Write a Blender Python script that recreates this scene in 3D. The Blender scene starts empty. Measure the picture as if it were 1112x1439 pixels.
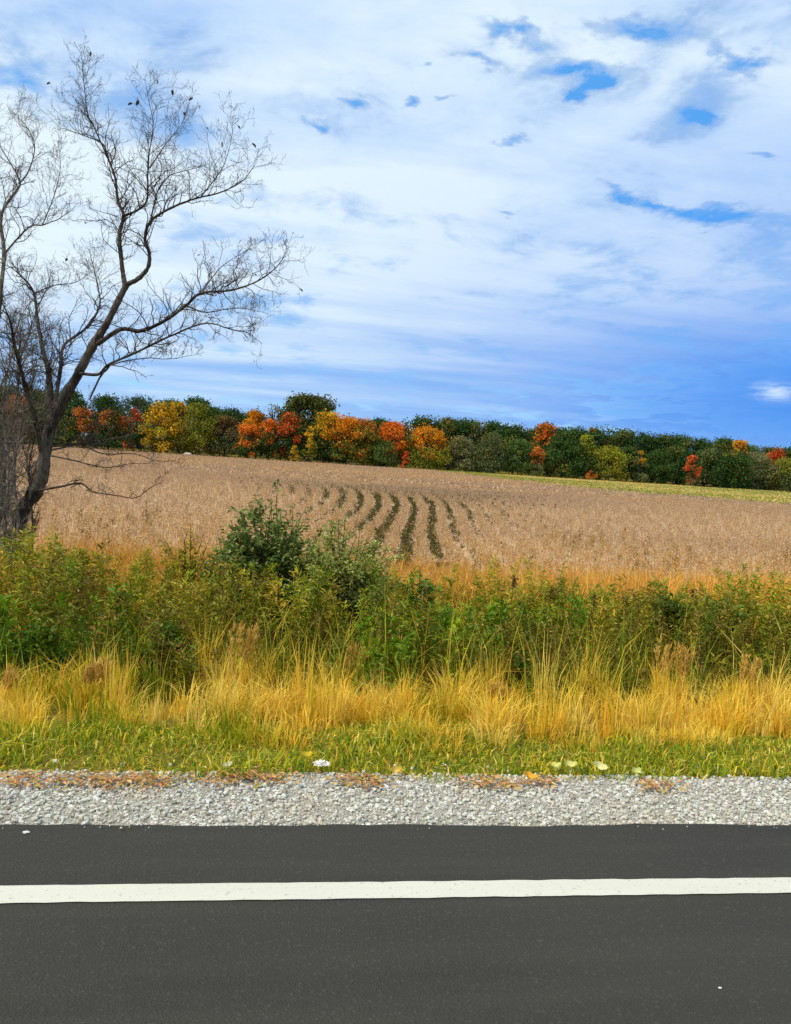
import bpy, math, random
import numpy as np

# ------------------------------------------------------------------ camera
SC = bpy.context.scene
W0, H0, F = 1112.0, 1439.0, 1080.0
YAW, ROLL = math.radians(7.6), math.atan(0.06)
PITCH = -math.atan(50.0 / F)
CAM = np.array([0.0, 0.0, 1.5])
_f = np.array([math.sin(YAW) * math.cos(PITCH), math.cos(YAW) * math.cos(PITCH), math.sin(PITCH)])
_r0 = np.array([math.cos(YAW), -math.sin(YAW), 0.0])
_u0 = np.cross(_r0, _f)
_r = math.cos(ROLL) * _r0 + math.sin(ROLL) * _u0
_u = np.cross(_r, _f)
cam_data = bpy.data.cameras.new('camera')
cam_data.sensor_fit = 'VERTICAL'
cam_data.sensor_height = 36.0
cam_data.lens = 36.0 * F / H0
cam_data.clip_start, cam_data.clip_end = 0.05, 9000
cam = bpy.data.objects.new('camera', cam_data)
SC.collection.objects.link(cam)
from mathutils import Matrix, Vector
_m = Matrix.Identity(4)
for i in range(3):
    _m[i][0], _m[i][1], _m[i][2], _m[i][3] = _r[i], _u[i], -_f[i], CAM[i]
cam.matrix_world = _m
SC.camera = cam


def ray(px, py):
    d = _f + _r * (px - W0 / 2) / F - _u * (py - H0 / 2) / F
    return d / np.linalg.norm(d)


def at_y(px, py, Y):
    d = ray(px, py)
    return CAM + d * (Y / d[1])


def to_pix(p):
    v = np.asarray(p, float) - CAM
    z = v @ _f
    return W0 / 2 + F * (v @ _r) / z, H0 / 2 - F * (v @ _u) / z


# ------------------------------------------------------------------ light
SUN_EL, SUN_AZ = math.radians(48), math.radians(250)      # azimuth clockwise from +Y
SC.view_settings.view_transform = 'Standard'
SC.view_settings.look = 'None'
SC.view_settings.exposure = 0.08
SC.view_settings.gamma = 1.0
SC.view_settings.use_curve_mapping = False
SC.cycles.use_denoising = True
SC.cycles.max_bounces = 4
SC.cycles.diffuse_bounces = 3
SC.cycles.transmission_bounces = 3
SC.cycles.transparent_max_bounces = 4

world = bpy.data.worlds.new('World')
SC.world = world
world.use_nodes = True
NT = world.node_tree
NT.nodes.clear()


class G:
    """tiny node-expression helper"""
    def __init__(s, nt): s.nt = nt

    def put(s, sock, v):
        if isinstance(v, bpy.types.NodeSocket): s.nt.links.new(v, sock)
        elif v is not None: sock.default_value = v

    def m(s, op, a, b=None, c=None, clamp=False):
        n = s.nt.nodes.new('ShaderNodeMath'); n.operation = op; n.use_clamp = clamp
        for i, v in enumerate((a, b, c)): s.put(n.inputs[i], v)
        return n.outputs[0]

    def vm(s, op, a, b=None, out=0):
        n = s.nt.nodes.new('ShaderNodeVectorMath'); n.operation = op
        s.put(n.inputs[0], a); s.put(n.inputs[1], b)
        return n.outputs[out]

    def noise(s, vec, scale, detail=6, rough=0.55, dist=0.0, lac=2.0):
        n = s.nt.nodes.new('ShaderNodeTexNoise')
        s.put(n.inputs['Vector'], vec)
        n.inputs['Scale'].default_value = scale; n.inputs['Detail'].default_value = detail
        n.inputs['Roughness'].default_value = rough; n.inputs['Distortion'].default_value = dist
        n.inputs['Lacunarity'].default_value = lac
        return n.outputs[0]

    def rng(s, v, a, b, c=0.0, d=1.0, smooth=True):
        n = s.nt.nodes.new('ShaderNodeMapRange')
        n.interpolation_type = 'SMOOTHSTEP' if smooth else 'LINEAR'
        for i, q in enumerate((v, a, b, c, d)): s.put(n.inputs[i], q)
        return n.outputs[0]

    def mix(s, f, a, b, typ='MIX'):
        n = s.nt.nodes.new('ShaderNodeMix'); n.data_type = 'RGBA'; n.blend_type = typ
        s.put(n.inputs[0], f); s.put(n.inputs[6], a); s.put(n.inputs[7], b)
        return n.outputs[2]

    def node(s, t, **kw):
        n = s.nt.nodes.new(t)
        for k, v in kw.items(): setattr(n, k, v)
        return n


def lin(r, g, b, k=1.0):
    f = lambda c: (c / 12.92 if c <= 0.04045 else ((c + 0.055) / 1.055) ** 2.4)
    return tuple(f(c / 255.0) * k for c in (r, g, b)) + (1.0,)


def build_sky():
    g = G(NT)
    tc = g.node('ShaderNodeTexCoord').outputs['Generated']
    sep = g.node('ShaderNodeSeparateXYZ'); NT.links.new(tc, sep.inputs[0])
    dx, dy, dz = sep.outputs
    zz = g.m('ADD', g.m('MAXIMUM', dz, 0.0), 0.11)
    px, py = g.m('DIVIDE', dx, zz), g.m('DIVIDE', dy, zz)
    cmb = g.node('ShaderNodeCombineXYZ'); NT.links.new(px, cmb.inputs[0]); NT.links.new(py, cmb.inputs[1])
    P = cmb.outputs[0]

    wn = g.node('ShaderNodeTexNoise'); NT.links.new(P, wn.inputs['Vector'])
    wn.inputs['Scale'].default_value = 9.0; wn.inputs['Detail'].default_value = 5.0; wn.inputs['Roughness'].default_value = .6
    wv = g.vm('MULTIPLY', g.vm('SUBTRACT', wn.outputs['Color'], (.5, .5, .5)), (.16, .20, 0))
    wp = g.node('ShaderNodeSeparateXYZ'); NT.links.new(g.vm('ADD', P, wv), wp.inputs[0])
    wx, wy = wp.outputs[0], wp.outputs[1]

    def plane(ix, iy):
        d = ray(ix, iy); z = max(d[2], 0) + 0.11
        return d[0] / z, d[1] / z

    def blob(x0, y0, x1, y1, r):
        """soft spot (0..1) along the cloud-sheet segment between two seen directions, radius r in sheet units"""
        a, b = np.array(plane(x0, y0)), np.array(plane(x1, y1))
        c = (a + b) / 2; h = (b - a) / 2; L = np.linalg.norm(h)
        e = h / L if L > 1e-6 else np.array([1.0, 0.0]); n = np.array([-e[1], e[0]])
        qx, qy = g.m('SUBTRACT', wx, float(c[0])), g.m('SUBTRACT', wy, float(c[1]))
        along = g.m('ADD', g.m('MULTIPLY', qx, float(e[0])), g.m('MULTIPLY', qy, float(e[1])))
        across = g.m('ADD', g.m('MULTIPLY', qx, float(n[0])), g.m('MULTIPLY', qy, float(n[1])))
        al = g.m('DIVIDE', along, L + r); ac = g.m('DIVIDE', across, r)
        q = g.m('ADD', g.m('MULTIPLY', al, al), g.m('MULTIPLY', ac, ac))
        return g.m('POWER', 2.718, g.m('MULTIPLY', q, -1.0))

    P1 = g.vm('ADD', P, (11.3, 4.7, 0.0))
    n1 = g.noise(P1, 1.5, 6, 0.58, 0.25)
    n2 = g.noise(g.vm('ADD', P, (3.1, 8.2, 2.0)), 4.2, 6, 0.6, 0.4)
    n3 = g.noise(g.vm('ADD', P, (7.7, 1.2, 5.0)), 0.55, 4, 0.5, 0.0)
    nz = g.m('ADD', g.m('MULTIPLY', n1, 0.55), g.m('MULTIPLY', n2, 0.45))
    cover = g.m('ADD', 0.72, g.m('MULTIPLY', g.m('SUBTRACT', nz, 0.5), 2.1))
    # openings in the sheet, and the clear air beyond its edge low on the right-hand side
    for (x0, y0, x1, y1, r, k) in ((705, 36, 745, 52, .022, .62), (770, 96, 850, 92, .024, .42), (825, 118, 842, 114, .026, .6), (850, 40, 950, 50, .03, .36), (660, 86, 685, 92, .02, .5),
                                   (695, 198, 735, 206, .024, .55), (1030, 78, 1062, 110, .022, .55), (860, 262, 930, 290, .026, .6), (930, 296, 1060, 310, .05, .62),
                                   (572, 142, 582, 140, .014, .5), (625, 128, 640, 127, .014, .5), (438, 174, 452, 176, .016, .5), (500, 138, 510, 140, .016, .3), (975, 158, 1005, 168, .018, .45), (1050, 214, 1090, 216, .022, .45),
                                   (595, 95, 600, 92, .012, .35), (700, 295, 720, 297, .02, .3), (805, 130, 812, 140, .014, .4), (0, 110, 60, 100, .05, .30), (1060, 590, 1500, 560, 1.25, .25)):
        cover = g.m('SUBTRACT', cover, g.m('MULTIPLY', g.m('MULTIPLY', blob(x0, y0, x1, y1, r), k), g.rng(n2, .62, .36, .55, 1.25)))
    low = g.rng(dz, 0.02, 0.24, 1.0, 0.0)
    thick = g.rng(cover, 0.16, 0.74)
    thick = g.m('MULTIPLY', thick, g.m('SUBTRACT', 1.0, g.m('MULTIPLY', low, 0.12)))
    thick = g.m('MAXIMUM', thick, g.rng(dz, 0.08, 0.26, 0.35, 0.74))          # thin veil left across the openings
    puff = g.m('MULTIPLY', blob(1090, 544, 1094, 558, .075), g.rng(g.noise(P, 9.0, 5, 0.6), 0.25, 0.55))
    # cloud tone: bright sheet, blue-grey streaks in the distant part
    Ps = g.vm('MULTIPLY', g.vm('ADD', P, (1.9, 2.3, 0.0)), (0.35, 1.25, 1.0))
    n4 = g.noise(Ps, 1.5, 7, 0.55, 0.3)
    tone = g.m('ADD', g.m('MULTIPLY', g.m('SUBTRACT', n4, 0.5), 2.6), g.m('MULTIPLY', g.m('SUBTRACT', n3, 0.5), 1.2))
    tone = g.m('ADD', tone, g.rng(dz, 0.05, 0.25, -0.12, 0.98))
    tone = g.m('ADD', tone, g.m('MULTIPLY', g.m('SUBTRACT', nz, 0.5), g.rng(dz, .15, .35, .3, 1.7)))
    tone = g.m('SUBTRACT', tone, g.m('MULTIPLY', blob(0, -20, 420, 10, .14), 0.5))
    tone = g.m('ADD', tone, g.m('MULTIPLY', blob(420, 550, 760, 588, .42), 0.55), None, True)
    ccol = g.mix(tone, lin(154, 193, 244), lin(228, 244, 254))
    ccol = g.mix(g.rng(cover, 0.12, 0.70, 1.0, 0.0), ccol, lin(96, 176, 252))      # thin parts of the sheet let the blue through
    far_clear = g.m('ADD', blob(1040, 560, 1600, 520, 1.7), g.m('MULTIPLY', blob(820, 640, 1300, 650, 1.2), .6), None, True)
    ccol = g.mix(g.m('MULTIPLY', far_clear, .96), ccol, lin(58, 136, 234))
    thick = g.m('MAXIMUM', thick, g.m('MULTIPLY', far_clear, .95))
    ccol = g.mix(puff, ccol, lin(200, 222, 250))
    thick = g.m('MAXIMUM', thick, g.m('MULTIPLY', puff, 0.75), None, True)

    sky = g.node('ShaderNodeTexSky', sky_type='NISHITA', sun_disc=False)
    sky.sun_elevation, sky.sun_rotation = SUN_EL, SUN_AZ
    sky.altitude, sky.air_density, sky.dust_density, sky.ozone_density = 200, 1.0, 0.1, 3.0
    hs = g.node('ShaderNodeHueSaturation'); hs.inputs['Saturation'].default_value = 1.3
    NT.links.new(sky.outputs[0], hs.inputs['Color'])
    b1 = g.node('ShaderNodeBackground'); b1.inputs[1].default_value = 0.15
    NT.links.new(hs.outputs[0], b1.inputs[0])
    b2 = g.node('ShaderNodeBackground'); b2.inputs[1].default_value = 1.0
    NT.links.new(ccol, b2.inputs[0])
    mx = g.node('ShaderNodeMixShader')
    NT.links.new(thick, mx.inputs[0]); NT.links.new(b1.outputs[0], mx.inputs[1]); NT.links.new(b2.outputs[0], mx.inputs[2])
    out = g.node('ShaderNodeOutputWorld'); NT.links.new(mx.outputs[0], out.inputs[0])
    world.cycles.sampling_method = 'MANUAL'; world.cycles.sample_map_resolution = 512


build_sky()
sun_d = bpy.data.lights.new('sun', 'SUN')
sun_d.energy, sun_d.angle, sun_d.color = 3.5, math.radians(3.0), (1.0, 0.92, 0.78)
sun = bpy.data.objects.new('sun', sun_d)
SC.collection.objects.link(sun)
_sd = Vector((math.sin(SUN_AZ) * math.cos(SUN_EL), math.cos(SUN_AZ) * math.cos(SUN_EL), math.sin(SUN_EL)))
sun.rotation_euler = _sd.to_track_quat('Z', 'Y').to_euler()
sun.location = (0, -20, 30)

# ------------------------------------------------------------------ helpers
RNG = np.random.default_rng(7)
random.seed(7)
COL = SC.collection


def tag(o, label=None, cat=None, group=None, kind=None):
    for k, v in (('label', label), ('category', cat), ('group', group), ('kind', kind)):
        if v: o[k] = v
    return o


def empty(name, loc):
    o = bpy.data.objects.new(name, None); COL.objects.link(o)
    o.location = [float(c) for c in loc]; o.empty_display_size = 0.2
    return o


def mesh_data(name, v, polys, mat, col=None, smooth=False):
    """polys: list of int arrays (n,k); col: per-vertex rgb"""
    v = np.asarray(v, np.float32)
    me = bpy.data.meshes.new(name)
    me.vertices.add(len(v)); me.vertices.foreach_set('co', v.ravel())
    polys = [np.asarray(p, np.int32) for p in polys if len(p)]
    nl = sum(p.size for p in polys); npg = sum(len(p) for p in polys)
    me.loops.add(nl); me.polygons.add(npg)
    me.loops.foreach_set('vertex_index', np.concatenate([p.ravel() for p in polys]))
    tot = np.concatenate([np.full(len(p), p.shape[1], np.int32) for p in polys])
    st = np.concatenate([[0], np.cumsum(tot)[:-1]]).astype(np.int32)
    me.polygons.foreach_set('loop_start', st); me.polygons.foreach_set('loop_total', tot)
    me.polygons.foreach_set('use_smooth', np.full(npg, smooth))
    me.update(calc_edges=True)
    if col is not None:
        a = me.color_attributes.new('Col', 'FLOAT_COLOR', 'POINT')
        c = np.ones((len(v), 4), np.float32); c[:, :3] = np.clip(col, 0.002, 1)
        a.data.foreach_set('color', c.ravel())
    me.materials.append(mat)
    return me


def obj(name, me, parent=None, loc=None):
    o = bpy.data.objects.new(name, me); COL.objects.link(o)
    if loc is not None: o.location = [float(c) for c in loc]
    if parent is not None: o.parent = parent
    return o


def tubes(paths, sides=5, cap=True):
    """paths: list of (pts (n,3), radii (n,)) -> verts, quads"""
    V, Q = [], []
    off = 0
    ang = np.linspace(0, 2 * np.pi, sides, endpoint=False)
    ca, sa = np.cos(ang), np.sin(ang)
    for pts, rad in paths:
        pts = np.asarray(pts, float); n = len(pts)
        t = np.gradient(pts, axis=0); t /= np.linalg.norm(t, axis=1)[:, None] + 1e-9
        ref = np.array([0.31, 0.87, 0.11]) if abs(t[0][2]) > 0.5 else np.array([0.1, 0.2, 1.0])
        a = np.cross(t, ref); a /= np.linalg.norm(a, axis=1)[:, None] + 1e-9
        b = np.cross(t, a)
        ring = pts[:, None, :] + np.asarray(rad)[:, None, None] * (a[:, None, :] * ca[None, :, None] + b[:, None, :] * sa[None, :, None])
        V.append(ring.reshape(-1, 3))
        i = np.arange(n - 1)[:, None] * sides; j = np.arange(sides)[None, :]; j2 = (j + 1) % sides
        q = np.stack([i + j, i + j2, i + sides + j2, i + sides + j], -1).reshape(-1, 4) + off
        Q.append(q); off += n * sides
    return np.concatenate(V), np.concatenate(Q)


def smooth_path(pts, n):
    """Catmull-Rom resample"""
    p = np.asarray(pts, float)
    if len(p) == 2:
        t = np.linspace(0, 1, n)[:, None]; return p[0] * (1 - t) + p[1] * t
    q = np.vstack([2 * p[0] - p[1], p, 2 * p[-1] - p[-2]])
    u = np.linspace(0, len(p) - 1 - 1e-6, n); k = u.astype(int); t = (u - k)[:, None]
    a, b, c, d = q[k], q[k + 1], q[k + 2], q[k + 3]
    return 0.5 * (2 * b + (c - a) * t + (2 * a - 5 * b + 4 * c - d) * t ** 2 + (3 * b - a - 3 * c + d) * t ** 3)


def vnoise(x, y, freq, seed):
    r = np.random.default_rng(seed); s = np.zeros_like(np.asarray(x, float))
    for k in range(7):
        a = r.uniform(0, 2 * np.pi); f = freq * r.uniform(0.5, 1.9); ph = r.uniform(0, 6.28)
        s = s + np.sin((x * math.cos(a) + y * math.sin(a)) * f * 6.28 + ph)
    return s / 3.2


def blades(base, h, az, lean, width, col, tipcol=None):
    """grass blades: 5 verts, 3 tris each"""
    n = len(base)
    dirv = np.stack([np.cos(az), np.sin(az), np.zeros(n)], 1)
    rot = az + np.pi / 2 + RNG.uniform(-.9, .9, n)
    side = np.stack([np.cos(rot), np.sin(rot), np.zeros(n)], 1) * (width / 2)[:, None]
    up = np.array([0, 0, 1.0])
    mid = base + dirv * (h * lean * .32)[:, None] + up * (h * .58)[:, None]
    tip = base + dirv * (h * lean)[:, None] + up * (h * np.sqrt(np.maximum(.15, 1 - .55 * lean ** 2)))[:, None]
    v = np.stack([base - side, base + side, mid + side * .8, mid - side * .8, tip], 1).reshape(-1, 3)
    o = np.arange(n)[:, None] * 5
    t = np.concatenate([o + [0, 1, 2], o + [0, 2, 3], o + [3, 2, 4]])
    c = np.repeat(col, 5, 0) if tipcol is None else np.stack([col, col, (col + tipcol) / 2, (col + tipcol) / 2, tipcol], 1).reshape(-1, 3)
    return v, t, c


def leaves(pos, d, n_hint, length, width, col, fold=.25):
    """leaf diamonds: 4 verts, 2 tris each; d unit direction"""
    n = len(pos)
    s = np.cross(d, n_hint); s /= np.linalg.norm(s, axis=1)[:, None] + 1e-9
    up = np.cross(s, d)
    mid = pos + d * (length * .45)[:, None] + up * (width * fold)[:, None]
    tip = pos + d * length[:, None] - up * (length * .08)[:, None]
    s = s * (width / 2)[:, None]
    v = np.stack([pos, mid + s, tip, mid - s], 1).reshape(-1, 3)
    o = np.arange(n)[:, None] * 4
    t = np.concatenate([o + [0, 1, 2], o + [0, 2, 3]])
    return v, t, np.repeat(col, 4, 0)


class Bag:
    def __init__(s): s.v, s.t, s.c, s.n = [], [], [], 0

    def add(s, vtc):
        v, t, c = vtc
        s.v.append(v); s.t.append(t + s.n); s.c.append(c); s.n += len(v)

    def mesh(s, name, mat, origin=None):
        v = np.concatenate(s.v)
        if origin is not None: v = v - np.asarray(origin)
        return mesh_data(name, v, [np.concatenate(s.t)], mat, np.concatenate(s.c))


def unit(n):
    v = RNG.normal(size=(n, 3)); return v / np.linalg.norm(v, axis=1)[:, None]


def pick(cols, n, jit=.16, w=None):
    cols = np.array([c[:3] for c in cols]); k = RNG.choice(len(cols), n, p=w)
    return np.clip(cols[k] * RNG.uniform(1 - jit, 1 + jit, (n, 1)) * RNG.uniform(1 - jit * .4, 1 + jit * .4, (n, 3)), .002, .9)


# ------------------------------------------------------------------ materials
def new_mat(name):
    m = bpy.data.materials.new(name); m.use_nodes = True; m.node_tree.nodes.clear()
    return m, G(m.node_tree)


def finish(m, g, surf, disp=None):
    o = g.node('ShaderNodeOutputMaterial'); m.node_tree.links.new(surf, o.inputs[0])
    return m


def principled(g, col, rough=.8, normal=None, spec=.3):
    p = g.node('ShaderNodeBsdfPrincipled')
    g.put(p.inputs['Base Color'], col); g.put(p.inputs['Roughness'], rough)
    p.inputs['Specular IOR Level'].default_value = spec
    if normal is not None: g.put(p.inputs['Normal'], normal)
    return p.outputs[0]


def bump(g, h, strength=.5, dist=.01):
    b = g.node('ShaderNodeBump'); b.inputs['Strength'].default_value = strength; b.inputs['Distance'].default_value = dist
    g.put(b.inputs['Height'], h); return b.outputs[0]


def leaf_mat(name, trans=.3, rough=.55, spec=.25):
    m, g = new_mat(name)
    a = g.node('ShaderNodeAttribute'); a.attribute_name = 'Col'
    c = a.outputs[0]
    p = principled(g, c, rough, None, spec)
    t = g.node('ShaderNodeBsdfTranslucent'); g.put(t.inputs[0], c)
    x = g.node('ShaderNodeMixShader'); x.inputs[0].default_value = trans
    m.node_tree.links.new(p, x.inputs[1]); m.node_tree.links.new(t.outputs[0], x.inputs[2])
    return finish(m, g, x.outputs[0])


M = {}
M['leaf'] = leaf_mat('leaf', .3)
M['straw'] = leaf_mat('straw', .35, .7, .15)
M['far_leaf'] = leaf_mat('far_leaf', .2, .8, .05)


def coords(g): return g.node('ShaderNodeTexCoord').outputs['Object']


def mk_asphalt():
    m, g = new_mat('asphalt'); P = coords(g)
    n = g.noise(P, 260, 3, .6); n2 = g.noise(P, 1.3, 5, .6); n3 = g.noise(g.vm('MULTIPLY', P, (.35, 5.0, 1)), 1.2, 6, .65)
    vo = g.node('ShaderNodeTexVoronoi'); vo.inputs['Scale'].default_value = 130; g.put(vo.inputs['Vector'], P)
    sp = g.rng(vo.outputs['Color'], .72, .95)
    c = g.mix(n2, lin(55, 53, 47), lin(63, 61, 53))
    c = g.mix(g.rng(n3, .42, .72, 0, .5), c, lin(70, 67, 59))
    c = g.mix(g.m('MULTIPLY', sp, .35), c, lin(92, 92, 86))
    c = g.mix(g.rng(n, .3, .7, 0, .5), c, lin(42, 42, 41))
    st = g.noise(g.vm('MULTIPLY', P, (.25, 1.6, 1)), 1.1, 4, .55)
    c = g.mix(g.rng(st, .5, .68, 0, .45), c, lin(44, 43, 40))                # old oil and tyre stains
    pt = g.noise(P, 9, 6, .75)
    c = g.mix(g.rng(pt, .64, .76, 0, .3), c, lin(96, 92, 82))               # dust caught in the surface
    b = bump(g, g.m('ADD', n, g.m('MULTIPLY', vo.outputs['Distance'], 1.5)), .55, .004)
    return finish(m, g, principled(g, c, .86, b, .2))


def mk_paint():
    m, g = new_mat('road_paint'); P = coords(g)
    n = g.noise(P, 55, 6, .7); n2 = g.noise(g.vm('MULTIPLY', P, (.5, 3, 1)), 2.0, 5, .6)
    c = g.mix(n2, lin(190, 187, 172), lin(204, 201, 186))
    c = g.mix(g.rng(n, .58, .70, 0, .75), c, lin(118, 117, 110))
    return finish(m, g, principled(g, c, .6, bump(g, n, .3, .003), .4))


def mk_ground():
    m, g = new_mat('soil'); P = coords(g)
    n = g.noise(P, 2.2, 7, .62); n2 = g.noise(P, 24, 5, .6)
    c = g.mix(n, lin(98, 88, 34), lin(134, 114, 48))
    c = g.mix(g.rng(n2, .35, .7, 0, .6), c, lin(84, 84, 22))
    return finish(m, g, principled(g, c, .95, bump(g, n2, .8, .03), .1))


def mk_field():
    m, g = new_mat('field_soil'); P = coords(g)
    n = g.noise(P, .045, 6, .6); n2 = g.noise(P, 5, 6, .65); n3 = g.noise(g.vm('MULTIPLY', P, (.02, .12, 1)), 1.0, 5, .6)
    c = g.mix(n, lin(180, 152, 120), lin(192, 162, 124))
    c = g.mix(g.rng(n3, .40, .68, 0, .6), c, lin(166, 132, 110))
    c = g.mix(g.rng(n2, .4, .72, 0, .45), c, lin(120, 92, 58))
    return finish(m, g, principled(g, c, .95, bump(g, n2, .8, .05), .08))


def mk_margin():
    m, g = new_mat('margin_grass'); P = coords(g)
    n = g.noise(g.vm('MULTIPLY', P, (.016, .05, 1)), 1.0, 4, .5); n2 = g.noise(P, .7, 5, .65)
    c = g.mix(g.rng(n, .42, .58), lin(186, 160, 84), lin(134, 136, 66))
    c = g.mix(g.m('MULTIPLY', n2, .35), c, lin(120, 104, 50))
    return finish(m, g, principled(g, c, .95, bump(g, n2, .8, .1), .08))


def mk_gravel_base():
    m, g = new_mat('gravel_base'); P = coords(g)
    n = g.noise(P, 90, 6, .7); n2 = g.noise(P, 3, 4, .5)
    c = g.mix(n2, lin(176, 168, 148), lin(200, 197, 186)); c = g.mix(g.rng(n, .4, .7, 0, .5), c, lin(132, 126, 112))
    return finish(m, g, principled(g, c, .95, bump(g, n, 1.0, .02), .1))


def mk_stone():
    m, g = new_mat('stone'); P = coords(g)
    a = g.node('ShaderNodeAttribute'); a.attribute_name = 'Col'
    n = g.noise(P, 150, 4, .6)
    du = g.noise(P, 2.3, 4, .6)
    c = g.mix(g.m('MULTIPLY', n, .3), a.outputs[0], lin(120, 114, 102)); c = g.mix(g.rng(du, .45, .7, 0, .55), c, lin(180, 170, 146))
    return finish(m, g, principled(g, c, .9, bump(g, n, .4, .003), .2))


def mk_bark(name, a, b, sc=14):
    m, g = new_mat(name); P = coords(g)
    n = g.noise(g.vm('MULTIPLY', P, (1, 1, .25)), sc, 6, .65); n2 = g.noise(P, 1.4, 3, .5)
    n3 = g.noise(g.vm('MULTIPLY', P, (1, 1, .2)), sc * 2.4, 4, .6)
    c = g.mix(g.rng(n, .35, .65), a, b); c = g.mix(g.rng(n2, .45, .62, 0, .6), c, lin(122, 114, 100)); c = g.mix(g.rng(n3, .52, .62, 0, .7), c, lin(26, 22, 20))
    return finish(m, g, principled(g, c, .92, bump(g, g.m('ADD', n, n3), 1.0, .05), .15))


M['asphalt'], M['paint'], M['ground'], M['field'], M['margin'] = mk_asphalt(), mk_paint(), mk_ground(), mk_field(), mk_margin()
M['gravel_base'], M['stone'] = mk_gravel_base(), mk_stone()
M['bark'] = mk_bark('bark', lin(44, 38, 36), lin(84, 75, 68))
M['lit_grey_bark'] = mk_bark('lit_grey_bark', lin(84, 78, 70), lin(142, 134, 120))  # paler copy of bark, light falling on the grey stems put into its colour
M['far_bark'] = mk_bark('far_bark', lin(46, 42, 38), lin(80, 74, 66), 2)
M['green_stem'] = mk_bark('green_stem', lin(84, 80, 40), lin(110, 96, 52))

# ------------------------------------------------------------------ terrain
_TY = np.array([-4000, -3.0, 3.75, 4.4, 5.4, 6.6, 8.2, 10, 15, 21, 26, 30, 35, 40, 45, 60, 90, 120, 170, 212, 240, 300, 600, 4000.])
_TZ = np.array([-.03, -.03, -.03, -.06, -.2, -.38, -.4, -.3, -.40, -.42, -.35, -.12, .34, .66, .80, .86, 1.10, 1.70, 2.62, 3.85, 5.4, 9, 18, 22.])


def ground_z(X, Y):
    X, Y = np.asarray(X, float), np.asarray(Y, float)
    z = np.interp(Y, _TY, _TZ)
    amp = np.clip((np.abs(Y) - 4.2) / 20, 0, 1) * np.where(Y > 0, 1, 0)
    return z + amp * (.05 * vnoise(X, Y, .035, 3) + .03 * np.clip((Y - 60) / 100, 0, 6) * vnoise(X, Y, .006, 4))


_YS = np.unique(np.concatenate([[-4000, -1500, -500, -150, -50, -20, -8, -3], np.linspace(3.5, 12, 35), np.linspace(12, 60, 97), np.linspace(60, 240, 61),
                                [260, 300, 360, 450, 600, 900, 1500, 2500, 4000]]))
_YS = np.round(_YS, 4)
_XS = np.unique(np.round(np.concatenate([[-4000, -2000, -1000, -600, -400, -300], np.linspace(-220, -40, 19), np.linspace(-40, 60, 101), np.linspace(60, 280, 23), [400, 600, 1000, 2000, 4000]]), 4))


def sheet(name, xs, ys, dz, mat):
    X, Y = np.meshgrid(xs, ys)
    v = np.stack([X, Y, ground_z(X, Y) + dz], -1).reshape(-1, 3)
    nx = len(xs); i = (np.arange(len(ys) - 1)[:, None] * nx + np.arange(nx - 1)[None, :]).ravel()
    return obj(name, mesh_data(name, v, [np.stack([i, i + 1, i + nx + 1, i + nx], 1)], mat, smooth=True))


tag(sheet('ground', _XS, _YS, 0, M['ground']), 'brown green soil of verge and surrounding land', 'ground', None, 'structure')
fx = _XS[(_XS >= -300) & (_XS <= 400)]
tag(sheet('crop_field', fx, _YS[(_YS >= 9.9) & (_YS <= 213)], .02, M['field']), 'wide tan field of dried crop', 'field', None, 'structure')
# grassy strip along the far edge of the field
_mp = [(585, 211), (640, 180), (700, 138), (800, 104), (900, 86), (1000, 74), (1112, 64), (1250, 56)]
_mx = np.array([at_y(a, 680, y_)[0] for a, y_ in _mp]); _my = np.array([y_ for _, y_ in _mp], float)

gx = np.linspace(0, len(_mp) - 1, 60)
LX, LY = np.interp(gx, np.arange(len(_mp)), _mx), np.interp(gx, np.arange(len(_mp)), _my)
HX = np.array([at_y(np.interp(q, np.arange(len(_mp)), [m_[0] for m_ in _mp]), 680, 213.5)[0] for q in gx])
rows = np.linspace(0, 1, 60)[:, None]
GX = LX[None, :] * (1 - rows) + HX[None, :] * rows; GY = LY[None, :] * (1 - rows) + 213.5 * rows
gv = np.stack([GX, GY, ground_z(GX, GY) + .08], -1).reshape(-1, 3)
gi = (np.arange(59)[:, None] * 60 + np.arange(59)[None, :]).ravel()
tag(obj('field_margin', mesh_data('field_margin', gv, [np.stack([gi, gi + 1, gi + 61, gi + 60], 1)], M['margin'], smooth=True)),
    'yellow green grass strip along the wood edge', 'grass strip', None, 'structure')

# road: slab with a slightly ragged edge, painted edge line as a thin raised sheet
EDGE_Y, LINE_Y, LINE_W, GRAV_Y = 3.21, 2.69, .110, 3.76
ex = np.concatenate([[-3000, -300, -60], np.linspace(-20, 25, 901), [70, 300, 3000]])
ey = EDGE_Y + np.where(np.abs(ex) < 30, .008 * vnoise(ex, 0 * ex, 1.1, 11) + .006 * vnoise(ex, 0 * ex, 9, 12), 0)
n = len(ex)
rv = np.concatenate([np.stack([ex, np.full(n, -4.0), np.zeros(n)], 1), np.stack([ex, ey, np.zeros(n)], 1), np.stack([ex, ey + .02, np.full(n, -.08)], 1)])
ii = np.arange(n - 1)
tag(obj('road', mesh_data('road', rv, [np.stack([ii, ii + 1, ii + 1 + n, ii + n], 1), np.stack([ii + n, ii + n + 1, ii + 2 * n + 1, ii + 2 * n], 1)], M['asphalt'])),
    'dark grey asphalt road', 'road', None, 'structure')
la = LINE_Y - LINE_W / 2 + np.where(np.abs(ex) < 30, .0022 * vnoise(ex, 0 * ex, 6, 13), 0)
lb = LINE_Y + LINE_W / 2 + np.where(np.abs(ex) < 30, .0022 * vnoise(ex, 0 * ex, 6, 14), 0)
lv = np.concatenate([np.stack([ex, la, np.full(n, .004)], 1), np.stack([ex, lb, np.full(n, .004)], 1)])
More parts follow.
